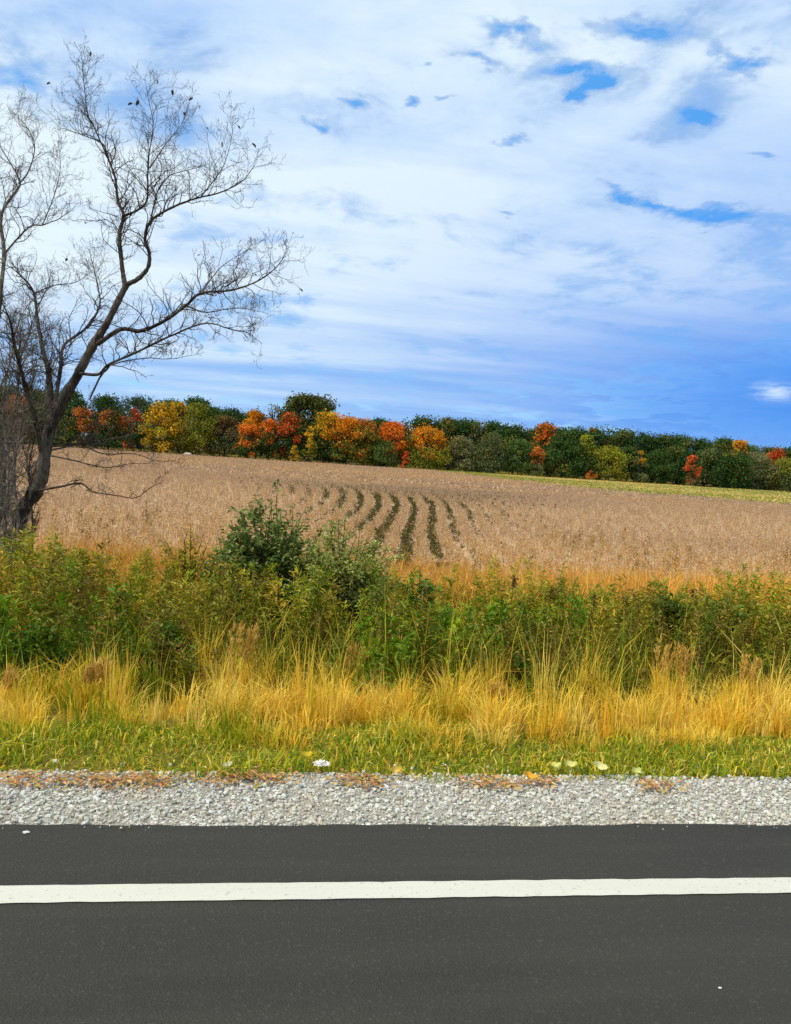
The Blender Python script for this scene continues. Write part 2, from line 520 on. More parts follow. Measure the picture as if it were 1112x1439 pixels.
tag(obj('road_edge_line', mesh_data('road_edge_line', lv, [np.stack([ii, ii + 1, ii + 1 + n, ii + n], 1)], M['paint'])),
    'solid white painted edge line', 'road marking', None, 'structure')

# gravel shoulder
sx = np.concatenate([[-3000, -300, -60], np.linspace(-20, 25, 226), [70, 300, 3000]])
n = len(sx); gb = GRAV_Y + .05 + np.where(np.abs(sx) < 30, .03 * vnoise(sx, 0 * sx, .9, 15), 0)
gv = np.concatenate([np.stack([sx, np.full(n, EDGE_Y - .05), np.full(n, -.022)], 1), np.stack([sx, gb, np.full(n, -.02)], 1), np.stack([sx, gb + .08, np.full(n, -.06)], 1)])
ii = np.arange(n - 1)
tag(obj('gravel_shoulder', mesh_data('gravel_shoulder', gv, [np.stack([ii, ii + 1, ii + 1 + n, ii + n], 1), np.stack([ii + n, ii + n + 1, ii + 2 * n + 1, ii + 2 * n], 1)], M['gravel_base'])),
    'pale limestone gravel shoulder', 'gravel', None, 'structure')


def stone_field(N, x0, x1, y0, y1, smin, smax):
    # angular chip: a nine-point solid of 14 triangles, jittered for each stone
    bv = np.array([(-.7, -.7, -.6), (.7, -.6, -.6), (.75, .7, -.6), (-.65, .75, -.6), (-.6, -.55, .5), (.55, -.65, .55), (.6, .5, .5), (-.5, .6, .55), (0, 0, .95)])
    bt = np.array([(0, 1, 5), (0, 5, 4), (1, 2, 6), (1, 6, 5), (2, 3, 7), (2, 7, 6), (3, 0, 4), (3, 4, 7), (4, 5, 8), (5, 6, 8), (6, 7, 8), (7, 4, 8), (0, 2, 1), (0, 3, 2)])
    x = RNG.uniform(x0, x1, N); y = RNG.uniform(y0, y1, N)
    s = smin * (smax / smin) ** (RNG.uniform(0, 1, N) ** 2.2)
    sc = s[:, None] * np.stack([RNG.uniform(.8, 1.5, N), RNG.uniform(.7, 1.2, N), RNG.uniform(.4, .8, N)], 1)
    a = RNG.uniform(0, 6.28, N)
    v = bv[None] * sc[:, None, :] * RNG.uniform(.72, 1.2, (N, len(bv), 1))
    vx = v[..., 0] * np.cos(a)[:, None] - v[..., 1] * np.sin(a)[:, None]; vy = v[..., 0] * np.sin(a)[:, None] + v[..., 1] * np.cos(a)[:, None]
    v = np.stack([vx, vy, v[..., 2]], -1)
    p = np.stack([x, y, -.022 + s * .12 + RNG.uniform(0, .010, N)], 1)
    v = (v + p[:, None, :]).reshape(-1, 3)
    t = (bt[None] + (np.arange(N) * len(bv))[:, None, None]).reshape(-1, 3)
    c = pick([lin(208, 206, 196), lin(190, 188, 178), lin(198, 191, 174), lin(166, 163, 154), lin(222, 221, 214), lin(140, 128, 110)], N, .12, [.26, .24, .2, .12, .12, .06])
    return v, t, np.repeat(c, len(bv), 0)


b = Bag()
b.add(stone_field(27000, -3.2, 4.8, EDGE_Y + .004, GRAV_Y + .06, .0038, .0145))
b.add(stone_field(260, -4.6, 6.6, GRAV_Y, GRAV_Y + .2, .005, .016))
b.add(stone_field(2200, -16, -3.2, EDGE_Y + .02, GRAV_Y + .06, .010, .03))
b.add(stone_field(2200, 4.8, 20, EDGE_Y + .02, GRAV_Y + .06, .010, .03))
b.add((lambda q: (q[0] + np.array([0, 0, .024]), q[1], q[2]))(stone_field(150, -4.2, 6.2, EDGE_Y - .05, EDGE_Y + .01, .002, .005)))
tag(obj('gravel', b.mesh('gravel', M['stone'])), 'loose pale gravel along the asphalt edge', 'gravel', None, 'stuff')


# ------------------------------------------------------------------ verge vegetation
def xspan(Y, m): return -.36 * Y - m, .70 * Y + m


def scatter(dens, y0, y1, m=2.6, thin=.12, far=22):
    """points on the verge, dense in and beside the view, thinner further along the road"""
    A = far * 2 * (y1 - y0); N = int(A * dens)
    x = RNG.uniform(-far + 2, far + 2, N); y = RNG.uniform(y0, y1, N)
    a, bb = -.36 * y - m, .70 * y + m
    k = ((x > a) & (x < bb)) | (RNG.uniform(size=N) < thin)
    x, y = x[k], y[k]
    return x, y


def grass(x, y, h, hj, width, cols, lean=.5, w=None, jit=.18, tips=None):
    n = len(x); base = np.stack([x, y, ground_z(x, y) - .01], 1)
    hh = h * RNG.uniform(1 - hj, 1 + hj, n)
    c = pick(cols, n, jit, w)
    return blades(base, hh, RNG.uniform(0, 6.28, n), RNG.uniform(.1, lean * 1.6, n), width * RNG.uniform(.6, 1.4, n), c, None if tips is None else pick(tips, n, jit))


YEL = [lin(244, 202, 76), lin(236, 188, 52), lin(246, 214, 108), lin(224, 174, 48), lin(216, 194, 50)]
GRN = [lin(150, 160, 16), lin(122, 142, 14), lin(178, 172, 28), lin(88, 122, 16), lin(198, 178, 40)]
DGR = [lin(104, 136, 20), lin(122, 150, 24), lin(86, 116, 18), lin(144, 158, 28)]

# short green turf by the gravel
x, y = scatter(3000, GRAV_Y - .04, 4.75, 2.0, .06)
k = RNG.uniform(size=len(x)) < np.clip((y - GRAV_Y + .05 + .07 * vnoise(x, y, .9, 21)) / .12, 0, 1)
k &= RNG.uniform(size=len(x)) < np.clip((4.95 - y + .22 * vnoise(x, y, .5, 23)) / .35, 0.8, 1)
x, y = x[k], y[k]
hh = .06 * (1 + .6 * vnoise(x, y, .55, 22)); hh = np.clip(hh, .042, .16)
tag(obj('turf', (lambda bg: (bg.add(grass(x, y, hh, .5, .0075, GRN + YEL[1:3], .95, [.26, .22, .16, .12, .10, .08, .06])), bg)[1])(Bag()).mesh('turf', M['leaf'])),
    'short green turf beside the gravel', 'grass', None, 'stuff')

# dry yellow grass band: tussocks of bent and upright blades
def tussocks(dens, y0, y1, nb, hfun, cols, w=None, keep=None, rad=.13, lean=(.15, 1.0), width=.0065):
    cx, cy = scatter(dens, y0, y1, 2.6, .2)
    if keep is not None:
        k = keep(cx, cy); cx, cy = cx[k], cy[k]
    n = len(cx); hc = hfun(cx, cy) * RNG.uniform(.7, 1.35, n)
    cc = pick(cols, n, .10, w)
    i = np.repeat(np.arange(n), nb); m = len(i); a = RNG.uniform(0, 6.28, m); r = rad * np.sqrt(RNG.uniform(0, 1, m))
    x, y = cx[i] + r * np.cos(a), cy[i] + r * np.sin(a)
    base = np.stack([x, y, ground_z(x, y) - .01], 1)
    c = .6 * cc[i] + .4 * pick(cols, m, .16, w)
    return blades(base, hc[i] * RNG.uniform(.45, 1.1, m), a + RNG.normal(0, .7, m), RNG.uniform(lean[0], lean[1], m) ** 1.2, width * RNG.uniform(.6, 1.4, m), c)


b = Bag()
yk = lambda x, y: RNG.uniform(size=len(x)) < np.clip((y - 4.26 + .26 * vnoise(x, y, .40, 24)) / .3, 0, 1) * np.clip((6.25 - y + .5 * vnoise(x, y, .35, 25)) / .9, 0, 1)
b.add(tussocks(22, 4.0, 6.4, 58, lambda x, y: np.clip(.15 + .13 * (y - 4.3) + .06 * vnoise(x, y, .7, 26), .1, .6), YEL, [.3, .27, .18, .15, .1], yk))
b.add(tussocks(5, 4.6, 6.3, 40, lambda x, y: np.clip(.34 + .12 * (y - 4.8) + .10 * vnoise(x, y, .6, 27), .2, .8), YEL, None, yk, .07, (.05, .5)))
gk = lambda x, y: vnoise(x, y, .6, 28) > .25
b.add(tussocks(9, 4.3, 6.2, 46, lambda x, y: .16 + .10 * (y - 4.3), GRN, None, gk))
tag(obj('dry_grass', b.mesh('dry_grass', M['straw'])), 'golden dry grass band on the verge', 'grass', None, 'stuff')


# weeds: leafy stems
def weeds(x, y, h, cols, nleaf, llen, lw, stemcol, up=.35, headcol=None, headn=0):
    n = len(x); z = ground_z(x, y); bg = Bag()
    base = np.stack([x, y, z - .02], 1)
    az = RNG.uniform(0, 6.28, n); le = RNG.uniform(.02, .28, n)
    top = base + np.stack([np.cos(az) * le * h, np.sin(az) * le * h, h], 1)
    bg.add(blades(base, h, az, le, np.full(n, .010), pick(stemcol, n)))
    i = np.repeat(np.arange(n), nleaf); m = len(i)
    t = RNG.uniform(.15, 1.0, m) ** .8
    off = np.stack([RNG.normal(size=m), RNG.normal(size=m), np.zeros(m)], 1) * (.075 * (1.15 - t))[:, None]
    p = base[i] * (1 - t)[:, None] + top[i] * t[:, None] + off - np.array([0, 0, 1]) * 0
    p[:, :2] -= (np.stack([np.cos(az), np.sin(az)], 1) * (le * h)[:, None])[i] * (t * (1 - t))[:, None] * .7
    a = RNG.uniform(0, 6.28, m); el = RNG.normal(up, .4, m)
    dv = np.stack([np.cos(a) * np.cos(el), np.sin(a) * np.cos(el), np.sin(el)], 1)
    pc = pick(cols, n, .14)
    c = pc[i] * RNG.uniform(.8, 1.2, (m, 1))
    bg.add(leaves(p, dv, np.tile([0, 0, 1.0], (m, 1)) + .4 * unit(m), llen * RNG.uniform(.6, 1.3, m), lw * RNG.uniform(.7, 1.3, m), c))
    if headn:
        i = np.repeat(np.arange(n), headn); m = len(i); t = RNG.uniform(0, 1, m)
        p = top[i] + np.stack([RNG.normal(0, .035, m), RNG.normal(0, .035, m), -.16 * t + .03], 1) * (1 + 0 * t)[:, None]
        dv = unit(m); dv[:, 2] = np.abs(dv[:, 2])
        bg.add(leaves(p, dv, unit(m), RNG.uniform(.02, .045, m), RNG.uniform(.010, .02, m), pick(headcol, m, .2)))
    return bg


def add_weeds(name, label, parts):
    bg = Bag()
    for w_ in parts:
        for v, t, c in zip(w_.v, w_.t, w_.c): pass
        off = bg.n
        for v, t, c in zip(w_.v, w_.t, w_.c): bg.v.append(v); bg.t.append(t + off); bg.c.append(c)
        bg.n += w_.n
    return tag(obj(name, bg.mesh(name, M['leaf'])), label, 'weeds', None, 'stuff')


OLV = [lin(124, 122, 16), lin(94, 102, 13), lin(142, 132, 26), lin(112, 92, 22), lin(108, 124, 18)]
LIT = [lin(160, 162, 26), lin(184, 170, 50), lin(136, 148, 24), lin(192, 160, 52), lin(116, 136, 24)]
BRN = [lin(124, 96, 36), lin(140, 108, 44), lin(104, 88, 34)]
HEAD = [lin(176, 146, 62), lin(190, 166, 90), lin(150, 120, 50), lin(170, 160, 84)]
x, y = scatter(17, 5.75, 8.2); h = np.clip(.60 + .28 * vnoise(x, y, .45, 31) + .10 * (y - 6.5), .2, 1.15) * RNG.uniform(.7, 1.15, len(x))
h *= np.clip((y - 5.4) / 1.0 + .3 * vnoise(x, y, .5, 33), .35, 1)
h = h + .14 * np.clip((.5 - x) / 2.5, 0, 1)
w1 = weeds(x, y, h, OLV, 62, .085, .022, BRN, .35, HEAD, 7)
x, y = scatter(20, 7.6, 10.3); h = np.clip(.68 + .20 * vnoise(x, y, .4, 32), .25, 1.1) * np.clip((10.9 - y) / 1.3, .4, 1) * RNG.uniform(.7, 1.15, len(x))
h = h + .16 * np.clip((.8 - x) / 3, 0, 1)
w2 = weeds(x, y, h, LIT, 66, .085, .022, BRN, .4, HEAD, 8)
x, y = scatter(16, 5.5, 8.0); k = vnoise(x, y, .22, 35) > .4; x, y = x[k], y[k]
h = RNG.uniform(.4, .75, len(x))
w3 = weeds(x, y, h, DGR, 60, .10, .03, DGR, .5)
add_weeds('roadside_weeds', 'tall tangled olive green weeds filling the ditch', [w1, w2, w3])
# long grass threaded through the weeds
b = Bag()
x, y = scatter(60, 5.4, 9.8); hh = np.clip(.55 + .2 * vnoise(x, y, .4, 36), .2, 1)
b.add(grass(x, y, hh, .35, .008, OLV + LIT + DGR, .4))
x, y = scatter(34, 5.6, 7.6); k = vnoise(x, y, .3, 37) > .1
b.add(grass(x[k], y[k], .62, .35, .008, YEL + LIT, .35))
tag(obj('long_grass', b.mesh('long_grass', M['leaf'])), 'long green grass growing through the weeds', 'grass', None, 'stuff')
# orange dry grass between ditch and crop
b = Bag()
x, y = scatter(330, 9.3, 13.2, 3.5, .15, 26); k = RNG.uniform(size=len(x)) < np.clip((y - 9.2 + .4 * vnoise(x, y, .3, 38)) / .9, 0, 1); x, y = x[k], y[k]
b.add(grass(x, y, np.clip(.52 + .12 * vnoise(x, y, .3, 39), .2, .8), .35, .011, [lin(228, 168, 70), lin(216, 154, 60), lin(234, 184, 92), lin(206, 156, 56)], .4))
tag(obj('orange_grass', b.mesh('orange_grass', M['straw'])), 'orange dry grass along the field edge', 'grass', None, 'stuff')

# ------------------------------------------------------------------ crop rows
ROW = .78


def g_off(Y):
    ys = np.array([8, 20, 27, 31, 35, 39, 43, 50, 70, 215.]); sl = np.array([.15, .15, .19, .18, .06, -.14, -.24, -.2, -.1, -.1])
    yy = np.linspace(8, 215, 2000); s = np.interp(yy, ys, sl); gg = np.concatenate([[0], np.cumsum((s[1:] + s[:-1]) / 2 * np.diff(yy))])
    return np.interp(Y, yy, gg)


TAN = [lin(202, 172, 130), lin(192, 160, 120), lin(210, 180, 140), lin(182, 148, 110), lin(200, 164, 114)]
PNK = [lin(186, 156, 124), lin(178, 148, 118), lin(194, 164, 130), lin(172, 140, 112)]


def drift(x, y):
    """slow change of ripeness over the field"""
    n_ = vnoise(x * .5, y, .05, 61) * .5 + vnoise(x * .3, y, .012, 62) * .6
    v = np.stack([1 + .11 * n_, 1 + .08 * n_, 1 - .06 * n_], 1)
    return v


def crop(y0, y1, step, nb, nl, hmean, wid, llen, lwid, rowjit, single=False, m=4):
    bg = Bag()
    ks = np.arange(-int(130 / ROW), int(230 / ROW))
    ys = np.arange(y0, y1, step)
    X = ks[:, None] * ROW + g_off(ys)[None, :] - 40 * 0
    Y = np.repeat(ys[None, :], len(ks), 0)
    k = (X > -.36 * Y - m) & (X < .70 * Y + m)
    ap = W0 / 2 + F * np.tan(np.arctan2(X, Y) - YAW)
    k &= Y < np.interp(ap, [585, 640, 700, 800, 900, 1000, 1112, 1250], [214, 180, 138, 104, 86, 74, 64, 56])   # stops at the grass strip
    x, y = X[k], Y[k]; N = len(x)
    apx = ap[k]; rj = rowjit * (1 + 2.6 * (1 - np.exp(-((apx - 550) / 200) ** 2)))
    x = x + RNG.normal(0, 1, N) * rj; y = y + RNG.uniform(-step, step, N) * .6
    h = np.clip(hmean * (1 + .18 * vnoise(x, y, .08, 41)) * RNG.uniform(.75, 1.2, N), .12, 1)
    far = np.clip((y - 16) / 20, 0, 1)
    i = np.repeat(np.arange(N), nb); mm = len(i)
    base = np.stack([x[i] + RNG.normal(0, rowjit * .5, mm), y[i] + RNG.normal(0, .05, mm), np.zeros(mm)], 1)
    base[:, 2] = ground_z(base[:, 0], base[:, 1])
    ct, cp = pick(TAN, mm, .08), pick(PNK, mm, .07)
    near = np.array(lin(206, 152, 70)[:3])[None] * RNG.uniform(.8, 1.1, (mm, 1))
    c = np.where((RNG.uniform(size=mm) < far[i])[:, None], np.where((RNG.uniform(size=mm) < .5)[:, None], cp, ct), np.where((RNG.uniform(size=mm) < .5)[:, None], near, ct))
    c = c * drift(base[:, 0], base[:, 1])
    hh = h[i] * RNG.uniform(.7, 1.1, mm)
    if single:
        a = RNG.uniform(0, 6.28, mm); s = np.stack([np.cos(a), np.sin(a), 0 * a], 1) * (wid / 2)
        tip = base + np.stack([RNG.normal(0, .08, mm), RNG.normal(0, .08, mm), hh], 1)
        v = np.stack([base - s, base + s, tip], 1).reshape(-1, 3); t = np.arange(mm * 3).reshape(-1, 3)
        bg.add((v, t, np.repeat(c, 3, 0)))
    else:
        bg.add(blades(base, hh, RNG.uniform(0, 6.28, mm), RNG.uniform(.05, .5, mm), np.full(mm, wid) * RNG.uniform(.6, 1.4, mm), c))
    if nl:
        i = np.repeat(np.arange(N), nl); mm = len(i)
        p = np.stack([x[i] + RNG.normal(0, rowjit * .7, mm), y[i] + RNG.normal(0, .06, mm), 0 * x[i]], 1)
        p[:, 2] = ground_z(p[:, 0], p[:, 1]) + h[i] * RNG.uniform(.3, 1, mm)
        dv = unit(mm)
        c = np.where((RNG.uniform(size=mm) < far[i] * .6)[:, None], pick(PNK, mm, .1), pick(TAN, mm, .09))
        bg.add(leaves(p, dv, unit(mm), llen * RNG.uniform(.6, 1.3, mm), lwid * RNG.uniform(.7, 1.3, mm), c * drift(p[:, 0], p[:, 1])))
    return bg


tag(obj('dried_crop', crop(11.2, 48, .074, 3, 4, .34, .016, .09, .038, .08).mesh('dried_crop', M['straw'])), 'dry tan crop standing in rows', 'crop', None, 'stuff')
tag(obj('distant_crop', crop(48, 205, .82, 5, 2, .30, .19, .28, .14, .26, True, 12).mesh('distant_crop', M['straw'])), 'distant dry tan crop towards the wood', 'crop', None, 'stuff')
b = Bag()
t = RNG.uniform(0, len(_mp) - 1, 26000); u_ = RNG.uniform(-.03, 1, 26000) ** 1
x = np.interp(t, np.arange(len(_mp)), _mx); y = np.interp(t, np.arange(len(_mp)), _my)
hx = np.interp(t, gx, HX); x, y = x * (1 - u_) + hx * u_, y * (1 - u_) + 213.5 * u_
gn = vnoise(x, y * 2.2, .012, 63)
base = np.stack([x, y, ground_z(x, y)], 1); m = len(x)
c = np.where((gn + RNG.normal(0, .4, m) > .1)[:, None], pick([lin(206, 176, 96), lin(190, 164, 86), lin(214, 190, 120)], m), pick([lin(140, 146, 64), lin(124, 132, 58), lin(160, 156, 76)], m))
a = RNG.uniform(0, 6.28, m); sv = np.stack([np.cos(a), np.sin(a), 0 * a], 1) * .22
tip = base + np.stack([RNG.normal(0, .15, m), RNG.normal(0, .15, m), RNG.uniform(.12, .34, m)], 1)
b.add((np.stack([base - sv, base + sv, tip], 1).reshape(-1, 3), np.arange(m * 3).reshape(-1, 3), np.repeat(c, 3, 0)))
tag(obj('margin_grass', b.mesh('margin_grass', M['straw'])), 'pale yellow green grass on the strip before the wood', 'grass', None, 'stuff')
# brown weed stalks standing in the near crop
x, y = scatter(1.6, 12.5, 24, 3, .3, 26); k = vnoise(x, y, .12, 64) > -.1; x, y = x[k], y[k]
tag(obj('stalk_weeds', weeds(x, y, RNG.uniform(.45, .75, len(x)), [lin(150, 116, 50), lin(132, 110, 46), lin(170, 140, 62), lin(112, 84, 40)], 20, .07, .025, BRN, .5, [lin(96, 66, 36), lin(150, 120, 60)], 6).mesh('stalk_weeds', M['leaf'])),
    'scattered brown weed stalks in the near crop', 'weeds', None, 'stuff')
# green weeds in the furrows
ks = np.arange(-60, 80); ys = np.arange(15, 45, .10)
X = (ks[:, None] + .5) * ROW + g_off(ys)[None, :]; Y = np.repeat(ys[None], len(ks), 0)
pxs = W0 / 2 + F * np.tan(np.arctan2(X, Y) - YAW)
k = (pxs > 330) & (pxs < 800) & (RNG.uniform(size=X.shape) < 1.0 * np.exp(-((pxs - np.interp(Y, [22, 34, 44], [572, 562, 530])) / np.interp(Y, [20, 34, 44], [55, 125, 190])) ** 2))
x, y = X[k] + RNG.normal(0, .09, k.sum()), Y[k] + RNG.uniform(-.1, .1, k.sum())
fw = weeds(x, y, RNG.uniform(.10, .26, len(x)), [lin(72, 82, 26), lin(98, 90, 40), lin(84, 70, 36)], 14, .09, .04, BRN, .4)
tag(obj('furrow_weeds', fw.mesh('furrow_weeds', M['leaf'])), 'low green weeds between the crop rows', 'weeds', None, 'stuff')


# ------------------------------------------------------------------ wood at the far side of the field
PAL = {
    'dark': [lin(62, 90, 42), lin(78, 100, 46), lin(50, 78, 42)],
    'mid': [lin(84, 108, 52), lin(70, 96, 46), lin(98, 118, 58)],
    'dull': [lin(98, 110, 66), lin(84, 96, 60), lin(112, 118, 74)],
    'greyol': [lin(130, 130, 86), lin(114, 116, 76), lin(146, 140, 98)],
    'olive': [lin(126, 130, 44), lin(104, 116, 42), lin(146, 138, 50)],
    'oak': [lin(82, 88, 40), lin(70, 80, 38), lin(98, 98, 46)],
    'yelgr': [lin(150, 150, 44), lin(126, 134, 40), lin(168, 160, 50)],
    'gold': [lin(206, 160, 36), lin(190, 146, 36), lin(218, 176, 48)],
    'amber': [lin(214, 136, 32), lin(196, 120, 30), lin(224, 156, 44)],
    'orange': [lin(224, 120, 40), lin(204, 102, 36), lin(232, 142, 50)],
    'red': [lin(204, 88, 44), lin(184, 72, 40), lin(218, 110, 50)],
    'rust': [lin(194, 112, 50), lin(172, 100, 48), lin(208, 130, 56)],
    'brown': [lin(124, 96, 58), lin(108, 86, 54), lin(138, 108, 62)],
}


def tree_mesh(h, wd, bottom, top_pal, low_pal, split, nclump, bare=False):
    """crown as leaf clumps through an uneven volume; returns trunk mesh data and crown mesh data"""
    R = wd / 2
    tr = [(np.stack([np.linspace(0, RNG.normal(0, .3), 6), np.linspace(0, RNG.normal(0, .3), 6), np.linspace(-.3, h * .8, 6)], 1), np.linspace(max(.16, h * .018), .05, 6))]
    cz0 = h * bottom; t0, pw = RNG.uniform(.15, .5), RNG.uniform(1.0, 2.2)
    cs = []
    for q in range(nclump):
        u = RNG.uniform(0, 1)
        t = .04 + .92 * u
        prof = min(1.0, .74 + t) * (1 - max(0, (t - t0) / (1.06 - t0)) ** pw)
        a = RNG.uniform(0, 6.28); rr = R * prof * math.sqrt(RNG.uniform(.1, 1)) * .86
        cr = R * RNG.uniform(.13, .40)
        z = cz0 + (h - cz0) * t
        z = min(z, h - cr * .85)
        cs.append((rr * math.cos(a), rr * math.sin(a), z, cr))
    cs.append((RNG.normal(0, R * .1), RNG.normal(0, R * .1), h - R * .28, R * .30))
    for (cx, cy, cz, cr) in cs[::2]:
        zz = cz - cr * 1.2 - .12 * h
        p0 = np.array([0, 0, max(h * .12, min(zz, h * .6))]); p1 = np.array([cx, cy, cz])
        tr.append((smooth_path([p0, (p0 + p1) / 2 + np.array([0, 0, .04 * h]), p1], 5), np.linspace(.11, .03, 5) * h / 12))
    V, T, C = [], [], []
    bg = Bag()
    for (cx, cy, cz, cr) in cs:
        nn = (int(58 * (cr / 1.3) ** 1.6) + 24 if not bare else 6)
        d = unit(nn); d[:, 2] = d[:, 2] * .9 + .12
        rad = cr * (RNG.uniform(.42, 1.22, nn) + .25 * (RNG.uniform(size=nn) < .12)) * (1 + .25 * vnoise(d[:, 0] * 3 + cx, d[:, 1] * 3 + d[:, 2] * 2, .5, 51))
        p = np.array([cx, cy, cz]) + d * rad[:, None] * np.array([1, 1, .85])
        p[:, 2] = np.maximum(p[:, 2], .15)
        t = (cz - cz0) / max(.1, h - cz0) + RNG.normal(0, .12, nn) + RNG.normal(0, .13)
        up = t > split
        if RNG.uniform() < .10: up = ~up
        if RNG.uniform() < .14: top_c = pick([top_pal[0], PAL['olive'][0], PAL['brown'][0]], nn, .12)
        else: top_c = pick(top_pal, nn, .12)
        cc = np.where(up[:, None], top_c, pick(low_pal, nn, .12)) * RNG.uniform(.74, 1.24)
        dd = d * .6 + unit(nn); dd /= np.linalg.norm(dd, axis=1)[:, None]
        s = RNG.uniform(.34, .76, nn) * (h / 12) ** .5
        bg.add(leaves(p - dd * s[:, None] * .5, dd, d + .5 * unit(nn), s, s * .72, cc, .3))
    v, q = tubes(tr, 5)
    return mesh_data('trunk', v, [q], M['far_bark'], smooth=True), bg.mesh('crown', M['far_leaf'])


def wood_tree(px, top, w, pal, label, row=0, low=None, split=-1.0, bottom=.06, dy=0.0, group=None, name='broadleaf_tree', bare=False, base=None):
    Y = (214, 226, 240, 256)[row] + dy
    p = at_y(px, top, Y)
    if base is not None:                       # lower-standing tree whose foot shows
        pass
    z0 = float(ground_z(p[0], Y)); h = p[2] - z0
    depth = (np.array([p[0], Y, z0]) - CAM) @ _f
    wd = w * (1.42 if row < 2 else 1.75) * depth / F
    root = empty(name, (p[0], Y, z0))
    ncl = int(np.clip(16 + h * wd / 3.8, 12, 62) * (1 if row < 2 else .6))
    t_, c_ = tree_mesh(h, wd, bottom, PAL[pal], PAL[low or pal], split, ncl, bare)
    obj('trunk', t_, root); obj('crown', c_, root)
    tag(root, label, 'tree', group)
    root.rotation_euler.z = random.uniform(0, 6.28)
    root.scale.x = random.uniform(.86, 1.14)
    return root


NEAR = [(-30, 'brown leaved tree'), (26, 'rust coloured tree'), (70, 'leaning bare trunk'), (118, 'rust topped tree'), (155, 'russet tree'), (190, 'pinkish red maple'), (228, 'big yellow tree'),
        (283, 'olive green tree'), (318, 'brown fading tree'), (355, 'low bright orange maple'), (385, 'narrow orange maple'), (410, 'scarlet maple'), (455, 'golden yellow maple'),
        (490, 'orange brown maple'), (520, 'rust topped tree with broad green skirt'), (553, 'vivid orange maple'), (602, 'rounded amber tree'), (649, 'grey olive tree'), (690, 'dull green tree'),
        (731, 'mid green rounded tree'), (767, 'round orange treetop'), (800, 'broad dark green tree'), (828, 'slim yellow green tree'), (858, 'low yellow green tree'), (884, 'narrow dark tree'),
        (905, 'small yellow crowned tree'), (930, 'conical tree'), (974, 'slender coral maple'), (1000, 'dusky green tree'), (1035, 'golden treetop'), (1066, 'grey olive tree by the golden treetop'),
        (1095, 'red treetop'), (1150, 'mid green tree beyond the red treetop')]


def near(px): return min(NEAR, key=lambda q: abs(q[0] - px))[1]


GD = 'green trees at the back of the wood'
# back rows: the skyline of the wood
for (px, top, w, pal, row) in ((-45, 545, 60, 'dark', 2), (5, 541, 58, 'dark', 2), (52, 545, 50, 'dark', 2), (98, 549, 50, 'dark', 2), (150, 556, 52, 'dark', 2), (196, 558, 44, 'dark', 2),
                               (240, 563, 44, 'dark', 2), (279, 560, 34, 'dark', 2), (326, 573, 34, 'dark', 2), (300, 572, 36, 'mid', 3), (356, 577, 36, 'dark', 3), (490, 588, 44, 'dark', 2),
                               (536, 588, 40, 'dark', 2), (594, 586, 42, 'dark', 2), (628, 588, 40, 'dark', 2), (660, 591, 40, 'dark', 2), (690, 592, 38, 'dark', 2), (722, 597, 40, 'dark', 2),
                               (752, 604, 40, 'dark', 2), (792, 602, 36, 'dark', 2), (812, 602, 40, 'dark', 2), (846, 600, 42, 'dark', 2), (878, 604, 40, 'dark', 2), (908, 609, 40, 'dark', 2),
                               (936, 612, 40, 'dark', 2), (962, 613, 36, 'dark', 2), (992, 617, 40, 'dark', 2), (1018, 616, 36, 'dark', 2), (1052, 626, 36, 'mid', 2), (1080, 628, 40, 'dark', 2),
                               (1120, 629, 46, 'dark', 2), (1165, 632, 50, 'dark', 2), (440, 592, 44, 'dark', 3), (400, 588, 40, 'dark', 3), (560, 596, 44, 'dark', 3), (640, 600, 44, 'dark', 3),
                               (700, 604, 44, 'dark', 3), (770, 612, 44, 'dark', 3), (860, 614, 46, 'dark', 3), (930, 622, 46, 'dark', 3), (1000, 628, 46, 'dark', 3), (1090, 640, 50, 'dark', 3)):
    wood_tree(px, top, w, pal, ('dark green' if pal == 'dark' else 'mid green') + (' tree rising behind the ' if row == 2 else ' tree deep in the wood behind the ') + near(px), row, dy=random.uniform(-4, 4), group=GD, bottom=.1)
# the edge of the wood, one by one; dark lower crowns carry painted shade
wood_tree(433, 556, 64, 'oak', 'tall olive green tree rising above the red and gold maples', 1, bottom=.3, dy=4)
wood_tree(386, 566, 30, 'brown', 'thin bare twiggy treetop beside the tall olive tree', 1, bare=True, dy=8)
wood_tree(-20, 560, 50, 'brown', 'brown leaved tree behind the second bare roadside tree', 0)
wood_tree(26, 556, 40, 'rust', 'rust coloured tree behind the bare tree trunk', 0, 'brown', .5)
wood_tree(70, 566, 44, 'dull', 'dull green tree behind the leaning bare trunk', 0)
wood_tree(118, 573, 38, 'rust', 'rust topped tree behind the low bare branches', 0, 'dark', .5)
wood_tree(155, 577, 36, 'rust', 'russet tree with shaded dark green lower crown next to the pinkish maple', 0, 'dark', .55)
wood_tree(190, 574, 30, 'red', 'pinkish red maple next to the big yellow tree', 0, 'dark', .55)
wood_tree(228, 567, 46, 'gold', 'big yellow tree with leaves down to the field', 0, 'yelgr', .35, .02)
wood_tree(252, 566, 30, 'amber', 'amber topped tree between the yellow and the olive tree', 1, 'yelgr', .6)
wood_tree(283, 567, 46, 'olive', 'olive green tree next to the big yellow tree', 0, None, -1, .02)
wood_tree(318, 584, 36, 'brown', 'brown fading tree next to the orange maples', 0, 'dull', .5)
wood_tree(360, 577, 34, 'amber', 'amber maple behind the bright orange maple', 1, 'brown', .4)
wood_tree(353, 596, 34, 'orange', 'low bright orange maple with shaded dark lower crown', 0, 'dark', .48, .06, -3)
wood_tree(380, 590, 30, 'orange', 'narrow orange maple beside the scarlet maple', 0, 'dark', .55)
wood_tree(408, 581, 42, 'red', 'scarlet red maple under the tall olive tree', 0, 'dark', .5)
wood_tree(458, 579, 40, 'gold', 'golden yellow maple with shaded dark green skirt', 0, 'dark', .45)
